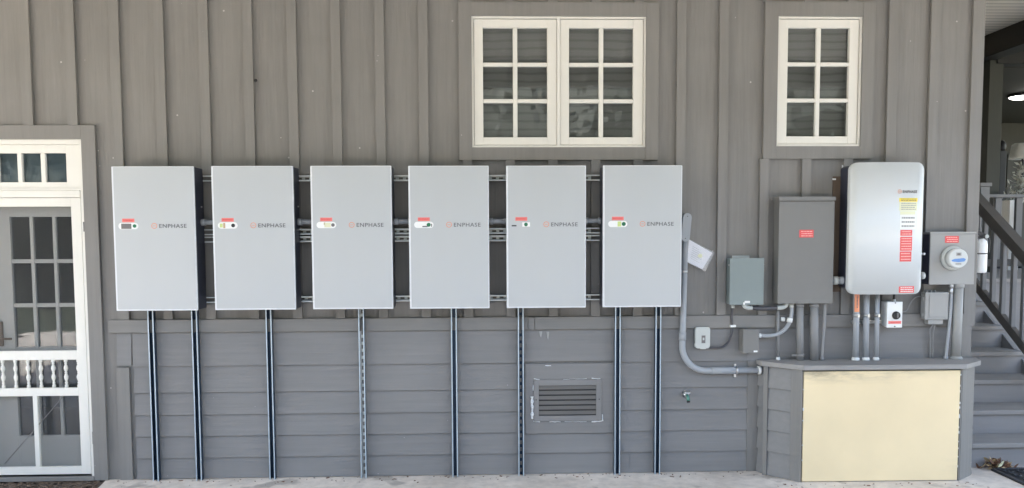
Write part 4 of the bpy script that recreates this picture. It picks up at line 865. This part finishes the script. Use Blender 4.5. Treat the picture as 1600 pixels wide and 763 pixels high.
P = [at(1446, 466, -0.06), at(1441, 464, -0.045), at(1434, 464, -0.03), at(1427, 468, -0.03), at(1421, 477, -0.03), at(1418, 484, -0.028), at(1412, 487.5, -0.028), at(1408, 488, -0.03)]
tag(MB().tube(catmull(P, 6), 0.004, n=8).obj('thin_cable', M['pvcpaint']), 'thin grey wire looping between the white rotary switch and the pale grey box', 'cable')
# meter pipes
T = thing('flexible_conduit', 'slim flexible pipe with a bright steel connector, leaning down from the meter box', 'conduit', (at(1478, 558, -0.09).x, -0.09, CAPZ))
P = [at(1486.3, 446, -0.09), at(1486.3, 465, -0.09), at(1485, 490, -0.09), at(1482, 520, -0.09), at(1479, 548, -0.09)]; P[0].z = MZ0+0.002; P.append(Vector((at(1478, 558, -0.09).x, -0.09, CAPZ)))
MB().tube(catmull(P, 14), 0.0105, n=12, ribs=0.05).obj('sheath', M['pvc'], T)
p = at(1486.3, 452, -0.09); b = MB(); b.cyl((p.x, -0.09, p.z-0.035), (p.x, -0.09, p.z+0.012), 0.014, n=10); b.cyl((p.x, -0.09, p.z+0.012), (p.x, -0.09, MZ0+0.001), 0.017, n=8); b.obj('connector', M['steel'], T)
MB().cyl((P[-1].x, -0.09, CAPZ), (P[-1].x, -0.09, CAPZ+0.02), 0.016, n=12).obj('connector', M['pvc'], T)
pipe('thick grey pipe running from the meter box down to the cupboard top', 1497.8, 446, 557, 0.0335, M['meterbox'], -0.085, ub=1493.2, base=M['meterbox'], zt=MZ0+0.001, zb=CAPZ)

# ------------------------------------------------------------ utility cupboard with cream front
T = thing('utility_cupboard', 'low grey clapboard cupboard with a cream front board, standing on the patio against the wall', 'cupboard', (2.75, -0.0205, 0))
P = [(1.988, -0.0212), (2.02, -0.106), (2.206, -0.286), (3.322, -0.30), (3.494, -0.164), (3.552, -0.0212)]
b = MB(); b.prism([(x+(0.012 if x < 2.7 else -0.012), y+(0.012 if y < -0.03 else 0)) for x, y in P], 0.0, 0.798, axis='Z'); b.obj('carcass', M['trim'], T)
def lapface(p, q_, zs, inset=(0, 0), skip=0.0):
    b = MB(); p = Vector((p[0], p[1], 0)); q_ = Vector((q_[0], q_[1], 0)); d = (q_-p).normalized(); n = Vector((d.y, -d.x, 0)); L_ = (q_-p).length
    a = p+d*inset[0]; c = q_-d*inset[1]
    for zt_, zb2 in zip(zs, zs[1:]):
        lo = [a-n*0.004, c-n*0.004, c+n*0.015, a+n*0.015]; hi = [a-n*0.004, c-n*0.004, c+n*0.001, a+n*0.001]
        b.hexa([v+Vector((0, 0, zb2)) for v in lo], [v+Vector((0, 0, zt_-0.005)) for v in hi])
    return b
zs = [0.797, 0.642, 0.488, 0.334, 0.18, 0.004]
lapface(P[1], P[2], zs, (0.012, 0.075)).obj('angled_siding', M['lap'], T)
lapface(P[0], P[1], zs).obj('side_siding', M['lap'], T)
lapface(P[4], P[5], zs).obj('side_siding', M['lap'], T)
def boardface(p, q_, w0, w1, t=0.02, z1=0.797):
    p = Vector((p[0], p[1], 0)); q_ = Vector((q_[0], q_[1], 0)); d = (q_-p).normalized(); n = Vector((d.y, -d.x, 0)); a = p+d*w0; c = p+d*w1
    return MB().hexa([a-n*0.003, c-n*0.003, c+n*t, a+n*t], [v+Vector((0, 0, z1)) for v in (a-n*0.003, c-n*0.003, c+n*t, a+n*t)])
L12 = math.hypot(P[2][0]-P[1][0], P[2][1]-P[1][1])
boardface(P[1], P[2], -0.018, 0.012, 0.022).obj('corner_board', M['trim'], T)
boardface(P[1], P[2], L12-0.075, L12+0.004, 0.018).obj('corner_board', M['trim'], T)
L23 = 1.116
px0 = at(1255.2, 640, -0.31).x; px1 = at(1498.5, 640, -0.31).x
boardface(P[2], P[3], px1+0.006-P[2][0], L23+0.006, 0.016).obj('corner_board', M['trim'], T)
boardface(P[3], P[4], 0.004, 0.21, 0.015).obj('corner_board', M['trim'], T)
d = Vector((P[3][0]-P[2][0], P[3][1]-P[2][1], 0)).normalized(); n = Vector((d.y, -d.x, 0)); a = Vector((P[2][0], P[2][1], 0))+d*0.004; c = Vector((px1, P[2][1]+d.y/d.x*(px1-P[2][0]), 0))
o = MB().hexa([v+Vector((0, 0, 0.006)) for v in (a+n*0.0005, c+n*0.0005, c+n*0.013, a+n*0.013)], [v+Vector((0, 0, 0.786)) for v in (a+n*0.0005, c+n*0.0005, c+n*0.013, a+n*0.013)]).obj('front_board', M['cream'], T)
b = MB(); rn = random.Random(9)       # torn caulk along the board's right edge and left top
for xx, k0 in ((px1+0.003, 12), (P[2][0]+0.002, 5)):
    for k in range(k0):
        z = 0.08+0.7*(k+rn.uniform(0, 0.6))/k0; h = rn.uniform(0.006, 0.03); yv = -0.3 if xx > 3 else -0.288; MB().box(xx-0.003, xx+rn.uniform(0, 0.004), yv-0.014, yv-0.002, z, z+h).obj('caulk', M['caulk'], T)
O = [(1.965, -0.0260), (1.975, -0.115), (2.20, -0.322), (3.345, -0.332), (3.545, -0.172), (3.60, -0.0260)]
MB().prism(O, 0.7985, CAPZ, bev=0.003, axis='Z').obj('top', M['tread'], T)

# hose tap
p = at(1071, 616, -0.016); T = thing('hose_tap', 'small green and chrome hose tap sticking out of the lap siding', 'tap', (p.x, -0.014, p.z))
MB().lathe([(0.026, 0), (0.026, 0.006), (0.015, 0.01), (0.015, 0.05)], (p.x, -0.010, p.z), axis=(0, -1, 0), n=16).obj('flange', M['steel'], T)
MB().tube([(p.x, -0.045, p.z+0.004), (p.x+0.002, -0.075, p.z-0.008), (p.x+0.004, -0.088, p.z-0.036)], 0.012, n=12).obj('spout', M['teal'], T)
b = MB(); b.cyl((p.x, -0.06, p.z), (p.x, -0.068, p.z+0.026), 0.006, n=8); b.lathe([(0.024, 0), (0.027, 0.006), (0.022, 0.012)], (p.x, -0.067, p.z+0.020), axis=(0, -0.25, 1), n=12); b.obj('handle', M['steel'], T)
MB().cyl((p.x+0.004, -0.088, p.z-0.036), (p.x+0.005, -0.090, p.z-0.047), 0.0115, 0.0125, n=12).obj('nozzle', M['black'], T)

# ------------------------------------------------------------ stairs and landing on the right
RISE, TRD, SY0 = 0.188, 0.268, -0.037; SX0, SX1 = WX1+0.001, 4.545
T = thing('porch_stairs', 'grey painted wooden stairs climbing to the right-hand porch', 'stairs', (4.0, SY0, 0))
for k in range(7):
    zt = RISE*(k+1); yn = SY0+TRD*k; yr = yn+0.028
    o = MB().box(SX0-0.03 if k == 0 and False else SX0, SX1, yn, yr+TRD+0.004 if k < 6 else yn+0.14, zt-0.034, zt, bev=0.004).obj('tread', M['tread'], T)
    MB().box(SX0, SX1-0.01, yr, yr+0.02, RISE*k+0.0005, zt-0.0345).obj('riser', M['step'], T)
b = MB(); b.prism([(SX1-0.035, SY0), (SX1-0.035, SY0)] if False else [(SX1-0.034, SX1*0)], 0, 0) if False else None
# side stringer
b = MB(); q0 = [(SY0+0.03, 0), (SY0+0.03, RISE-0.036), (SY0+TRD*6+0.1, RISE*7-0.04), (SY0+TRD*6+0.1, 0)]
A = [b.bm.verts.new((SX1-0.032, y, z)) for y, z in q0]; B2 = [b.bm.verts.new((SX1-0.011, y, z)) for y, z in q0]
b.bm.faces.new(A); b.bm.faces.new(B2[::-1])
for i in range(4): b.bm.faces.new((A[i], B2[i], B2[(i+1) % 4], A[(i+1) % 4]))
b.obj('stringer', M['step'], T)
LZt = RISE*7; LY0 = SY0+TRD*6+0.1405
T = thing('porch_landing', 'grey porch landing at the top of the stairs, with boarded skirt', 'porch', (5.0, LY0, 0))
MB().box(SX0, 9.0, LY0, 7.6, LZt-0.035, LZt-0.001, bev=0.003).obj('deck', M['tread'], T)
MB().box(SX1, 9.0, LY0+0.03, LY0+0.05, 0, LZt-0.036).obj('skirt', M['step'], T)
MB().box(SX0, SX1, LY0+0.1, LY0+0.12, 0, LZt-0.036).obj('skirt', M['step'], T)
# stair railing
XR = 4.45
def nose(y): return RISE*(1+(y-SY0)/TRD)
T = thing('stair_railing', 'sloping dark handrail with grey square balusters on the far side of the stairs', 'railing', (XR, 0.0, nose(0)))
def slope(y0, y1, h0, h1, w_, m_, name):
    b = MB(); A = [(XR-w_, y0, nose(y0)+h0), (XR+w_, y0, nose(y0)+h0), (XR+w_, y0, nose(y0)+h1), (XR-w_, y0, nose(y0)+h1)]; B_ = [(XR-w_, y1, nose(y1)+h0), (XR+w_, y1, nose(y1)+h0), (XR+w_, y1, nose(y1)+h1), (XR-w_, y1, nose(y1)+h1)]
    b.hexa(A, B_); return b.obj(name, m_, T)
slope(-0.05, 1.62, 0.865, 0.915, 0.045, M['rail'], 'handrail'); slope(-0.05, 1.62, 0.775, 0.8648, 0.019, M['rail'], 'sub_rail')
slope(-0.05, 1.62, 0.075, 0.165, 0.02, M['rail'], 'bottom_rail')
y = 0.02; k = 0
while y < 1.58:
    b = MB(); zz0, zz1 = nose(y)+0.166, nose(y)+0.80; b.box(XR-0.0185, XR+0.0185, y-0.0185, y+0.0185, zz0-0.02, zz1-0.02, bev=0.003); b.obj('baluster', M['bal'], T); y += 0.137
b = MB(); b.box(XR-0.048, XR+0.048, 1.62, 1.716, LZt, nose(1.62)+0.98, bev=0.004); b.box(XR-0.06, XR+0.06, 1.608, 1.728, nose(1.62)+0.981, nose(1.62)+1.01, bev=0.004); b.obj('newel_post', M['bal'], T)
# landing railing on the far side
YL = 2.9; zr_ = at(1580, 304, YL).z
T = thing('landing_railing', 'level railing along the back of the porch landing, pale balusters under a grey rail', 'railing', (4.5, YL, LZt))
MB().box(WX1+0.002, 7.5, YL-0.045, YL+0.045, zr_-0.035, zr_, bev=0.004).obj('handrail', M['bal'], T)
MB().box(WX1+0.002, 7.5, YL-0.02, YL+0.02, LZt+0.07, LZt+0.15, bev=0.004).obj('bottom_rail', M['rail'], T)
x = 3.75
while x < 7.4:
    MB().box(x-0.035, x+0.035, YL-0.02, YL+0.02, LZt+0.1505, zr_-0.0355, bev=0.003).obj('baluster', M['bal'], T); x += 0.235
p = at(1535, 297, YL-0.2); MB().box(p.x-0.05, p.x+0.05, YL-0.25, YL-0.15, LZt, at(0, 296, YL-0.2).z, bev=0.004).obj('newel_post', M['bal'], T); MB().box(p.x-0.065, p.x+0.065, YL-0.265, YL-0.135, at(0, 296, YL-0.2).z+0.0005, at(0, 290, YL-0.2).z, bev=0.006).obj('post_cap', M['bal'], T)
# porch post, beams and the covered area beyond
pL, pR = at(1541, 200, YL+0.15).x, at(1562, 200, YL+0.15).x
T = thing('porch_support', 'dark olive porch post carrying black beams under the ceiling', 'porch post', ((pL+pR)/2, YL+0.2, LZt))
MB().box(pL, pR, YL+0.12, YL+0.28, LZt, 3.66, bev=0.004).obj('post', M['olive'], T)
MB().box(5.44, 5.64, -1.19, YL+0.3, 3.662, CZ-0.001).obj('beam', M['blackpaint'], T)
MB().box(5.641, 9.4, YL+0.1, YL+0.28, 3.62, CZ-0.001).obj('beam', M['blackpaint'], T)
MB().box(pL-0.01, pL+0.0, YL+0.1, YL+0.1, 2, 2.1) if False else None
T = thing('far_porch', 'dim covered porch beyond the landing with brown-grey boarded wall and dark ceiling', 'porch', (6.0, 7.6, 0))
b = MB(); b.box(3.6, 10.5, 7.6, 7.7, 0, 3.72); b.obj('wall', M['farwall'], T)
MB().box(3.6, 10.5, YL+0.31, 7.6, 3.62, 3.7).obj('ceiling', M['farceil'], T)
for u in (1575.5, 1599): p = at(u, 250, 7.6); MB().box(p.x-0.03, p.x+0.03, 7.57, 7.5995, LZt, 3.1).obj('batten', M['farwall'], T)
p = at(1597.5, 148, 4.9); T = thing('ceiling_light', 'lit flat round ceiling light in the dark porch beyond the post', 'lamp', (p.x, 4.9, 3.6))
MB().lathe([(0.17, 0), (0.18, 0.02), (0.18, 0.035)], (p.x, 4.9, 3.584), n=28).obj('rim', M['blackpaint'], T)
MB().lathe([(0.12, 0), (0.15, 0.012), (0.16, 0.025)], (p.x, 4.9, 3.566), n=28).obj('diffuser', M['lamp'], T)
# pale table lamp, planter and black lantern seen past the post
Yk = 4.2; p = at(1598, 238, Yk); zq = at(0, 251, Yk).z; zq2 = at(0, 226, Yk).z
T = thing('floor_lamp', 'pale cloth lampshade on a stand, beyond the landing railing', 'lamp', (p.x, Yk, LZt))
MB().lathe([(0.155, 0), (0.15, 0.02), (0.125, (zq2-zq)*0.9), (0.10, zq2-zq)], (p.x, Yk, zq), n=24).obj('lamp_shade', M['shade'], T)
b = MB(); b.cyl((p.x, Yk, LZt), (p.x, Yk, zq+0.05), 0.012, n=10); b.cyl((p.x, Yk, LZt), (p.x, Yk, LZt+0.02), 0.13, n=20); b.obj('stand', M['black'], T)
Yk = 3.55; p0 = at(1572.5, 316, Yk); p1 = at(1588.5, 352, Yk)
T = thing('planter', 'white square planter with pale silvery leaves, standing on the porch beyond the railing', 'planter', ((p0.x+p1.x)/2, Yk, LZt))
MB().hexa([(p0.x+0.01, Yk-0.06, LZt), (p1.x-0.01, Yk-0.06, LZt), (p1.x-0.01, Yk+0.06, LZt), (p0.x+0.01, Yk+0.06, LZt)], [(p0.x-0.01, Yk-0.08, p0.z+0.02), (p1.x+0.01, Yk-0.08, p0.z+0.02), (p1.x+0.01, Yk+0.08, p0.z+0.02), (p0.x-0.01, Yk+0.08, p0.z+0.02)]).obj('pot', M['whitepl'], T)
b = MB(); rn = random.Random(21); cx = (p0.x+p1.x)/2; zt0 = p0.z+0.02
for k in range(170):
    t = rn.random(); h = t*0.42; base = Vector((cx+0.05+t*0.10+rn.gauss(0, 0.05), Yk+rn.gauss(0, 0.06), zt0+h)); d = Vector((rn.uniform(-1, 1), rn.uniform(-1, .6), rn.uniform(-.3, 1))).normalized()*rn.uniform(0.05, 0.11); s = d.cross(Vector((rn.uniform(-1, 1), rn.uniform(-1, 1), rn.uniform(-1, 1)))).normalized()*0.014
    b.quad(base, base+d*0.5+s, base+d, base+d*0.5-s)
b.obj('leaves', M['leafpale'], T)
p = at(1563.5, 260, 4.0); T = thing('lantern', 'black slim lantern silhouette beside the porch post', 'lantern', (p.x, 4.0, LZt))
zA, zB = at(0, 300, 4.0).z, at(0, 238, 4.0).z
MB().box(p.x-0.035, p.x+0.045, 3.96, 4.04, LZt, zB, bev=0.006).obj('stand', M['black'], T)
MB().lathe([(0.03, 0), (0.045, 0.03), (0.04, 0.10), (0.015, 0.13)], (p.x+0.01, 4.0, zB), n=14).obj('top', M['black'], T)

# fire extinguisher on the side wall
p = at(1534.8, 405, 0.06); zb3, zt3 = at(0, 436, 0.06).z, at(1534, 373, 0.06).z; X_ = WX1+0.078
T = thing('fire_extinguisher', 'white fire extinguisher with black head, hung at the wall corner beside the stairs', 'fire extinguisher', (X_, 0.06, zb3))
hh = zt3-zb3; MB().lathe([(0.030, 0), (0.041, 0.006), (0.043, 0.02), (0.043, hh*0.80), (0.038, hh*0.92), (0.022, hh*0.985), (0.016, hh)], (X_, 0.06, zb3), n=28).obj('cylinder', M['whitepl'], T)
MB().lathe([(0.0438, 0), (0.0438, 0.008)], (X_, 0.06, zb3+hh*0.55), n=28).obj('band', M['black'], T)
b = MB(); b.cyl((X_, 0.06, zt3-0.004), (X_, 0.06, zt3+0.022), 0.014, n=12)
b.hexa([(X_-0.042, 0.05, zt3+0.026), (X_+0.032, 0.05, zt3+0.020), (X_+0.032, 0.07, zt3+0.020), (X_-0.042, 0.07, zt3+0.026)], [(X_-0.040, 0.05, zt3+0.064), (X_+0.036, 0.05, zt3+0.030), (X_+0.036, 0.07, zt3+0.030), (X_-0.040, 0.07, zt3+0.064)])
b.box(X_-0.03, X_+0.03, 0.05, 0.07, zt3+0.004, zt3+0.016, bev=0.002); b.tube(catmull([(X_+0.01, 0.06, zt3+0.018), (X_+0.055, 0.055, zt3-0.005), (X_+0.052, 0.05, zt3-0.10), (X_+0.050, 0.05, zb3+0.16)], 5), 0.007, n=8); b.obj('valve', M['black'], T)
MB().cyl((X_+0.030, 0.038, zt3+0.016), (X_+0.030, 0.046, zt3+0.016), 0.014, n=14).obj('gauge', M['pale'], T)

# mat and dry leaves at the foot of the stairs
T = thing('rubber_mat', 'black rubber door mat with scroll ridges at the foot of the stairs', 'mat', (4.15, -0.33, 0))
mx0, mx1, my0, my1 = 3.705, 4.60, -0.62, -0.062
MB().prism(rrect(mx0, mx1, my0, my1, 0.03), 0.001, 0.008, axis='Z').obj('base', M['black'], T)
b = MB(); rn = random.Random(2)
for (a_, c_, d_, e_) in ((mx0, mx1, my0, my0+0.03), (mx0, mx1, my1-0.03, my1), (mx0, mx0+0.03, my0+0.0301, my1-0.0301), (mx1-0.03, mx1, my0+0.0301, my1-0.0301)): b.box(a_+0.004, c_-0.004, d_+0.002, e_-0.002, 0.0085, 0.016, bev=0.002)
for i in range(8):
    for j in range(5):
        cx, cy = mx0+0.085+i*0.105, my0+0.075+j*0.10; a0 = rn.uniform(0, 6.28)
        b.tube([(cx+(0.008+0.032*t/9)*math.cos(a0+t*0.85), cy+(0.008+0.032*t/9)*math.sin(a0+t*0.85), 0.0125) for t in range(10)], 0.0045, n=6)
b.obj('ridges', mat('worn_rubber_ridge', (0.05, 0.052, 0.06), 0.35), T)
b = MB(); rn = random.Random(31)
for k in range(150):
    x = rn.uniform(-2.65, 3.5); y = -0.035-abs(rn.gauss(0, 0.07)); y = y-0.30 if 1.95 < x < 3.5 else y
    s = rn.uniform(0.002, 0.007) if rn.random() < 0.9 else rn.uniform(0.008, 0.016); a0 = rn.uniform(0, PI)
    b.box(x-s, x+s, y-s*0.45, y+s*0.45, 0.0005, 0.0005+rn.uniform(0.001, 0.004), rot=Matrix.Rotation(a0, 3, 'Z'))
o = tag(b.obj('debris', M['leafbrown']), 'crumbs of bark and dry leaf along the foot of the wall', 'debris'); o['kind'] = 'stuff'
c0 = gr(1548, 731)
L1 = thing('leaf_pile', 'small heap of dry brown and tan leaves against the bottom step', 'leaves', (c0.x, c0.y, 0)); L1['kind'] = 'stuff'
for m_, n_, sd_ in ((M['leafbrown'], 60, 1), (M['leaftan'], 26, 2), (M['paleyellow'], 5, 3)):
    b = MB(); rn = random.Random(sd_)
    for k in range(n_):
        x = c0.x+rn.gauss(0.02, 0.05)*(1.1); y = c0.y+rn.gauss(-0.035, 0.025); y = min(y, SY0-0.0); h = max(0, 0.065-abs(x-c0.x)*0.55)*rn.random()+0.004
        d = Vector((rn.uniform(-1, 1), rn.uniform(-.6, .6), rn.uniform(-.1, .6))).normalized()*rn.uniform(0.03, 0.062); s = d.cross(Vector((rn.uniform(-.4, .4), rn.uniform(-1, 1), 1))).normalized()*rn.uniform(0.009, 0.018); p = Vector((x, y, h)); up = Vector((0, 0, 0.008))
        b.quad(p, p+d*0.4+s, p+d*0.75+s*0.7+up, p+d+up*1.4); b.quad(p, p+d+up*1.4, p+d*0.75-s*0.7+up, p+d*0.4-s)
    b.obj('leaves', m_, L1)

# ------------------------------------------------------------ unseen trees behind the camera, added to darken the reflections in the glass
b = MB(); rn = random.Random(77)
cents = [(-24+i*3.1+rn.uniform(-.8, .8), -18+rn.uniform(-2.5, 2), rn.uniform(3.4, 4.6), rn.uniform(3.0, 3.7)) for i in range(22)]
for cx, cy, cz, rr in cents:
    for k in range(1300):
        d = Vector((rn.gauss(0, 1), rn.gauss(0, 1), rn.gauss(0, 0.9))).normalized()*rr*rn.uniform(0.55, 1.0)**0.5; p = Vector((cx, cy, cz))+d
        if p.z < 0: continue
        u = Vector((rn.gauss(0, 1), rn.gauss(0, 1), rn.gauss(0, 1))).normalized()*0.13; v = u.orthogonal().normalized()*0.10
        b.quad(p-u, p-v, p+u, p+v)
for cx, cy, cz, rr in cents:
    L0 = len(b.bm.verts); r_ = bmesh.ops.create_icosphere(b.bm, subdivisions=3, radius=rr*0.86)
    for v in r_['verts']: v.co = v.co*(1+0.12*math.sin(v.co.x*3.1+v.co.z*2.3)+0.10*math.sin(v.co.y*4.3-v.co.z*3.7)) + Vector((cx, cy, cz))
    b.box(cx-1.9, cx+1.9, cy-0.8, cy+0.8, 0, cz)
o = b.obj('woodland', M['foliage']); o['kind'] = 'stuff'; o['label'] = 'added green trees beyond the patio, there to be mirrored in the window glass'; o['category'] = 'trees'
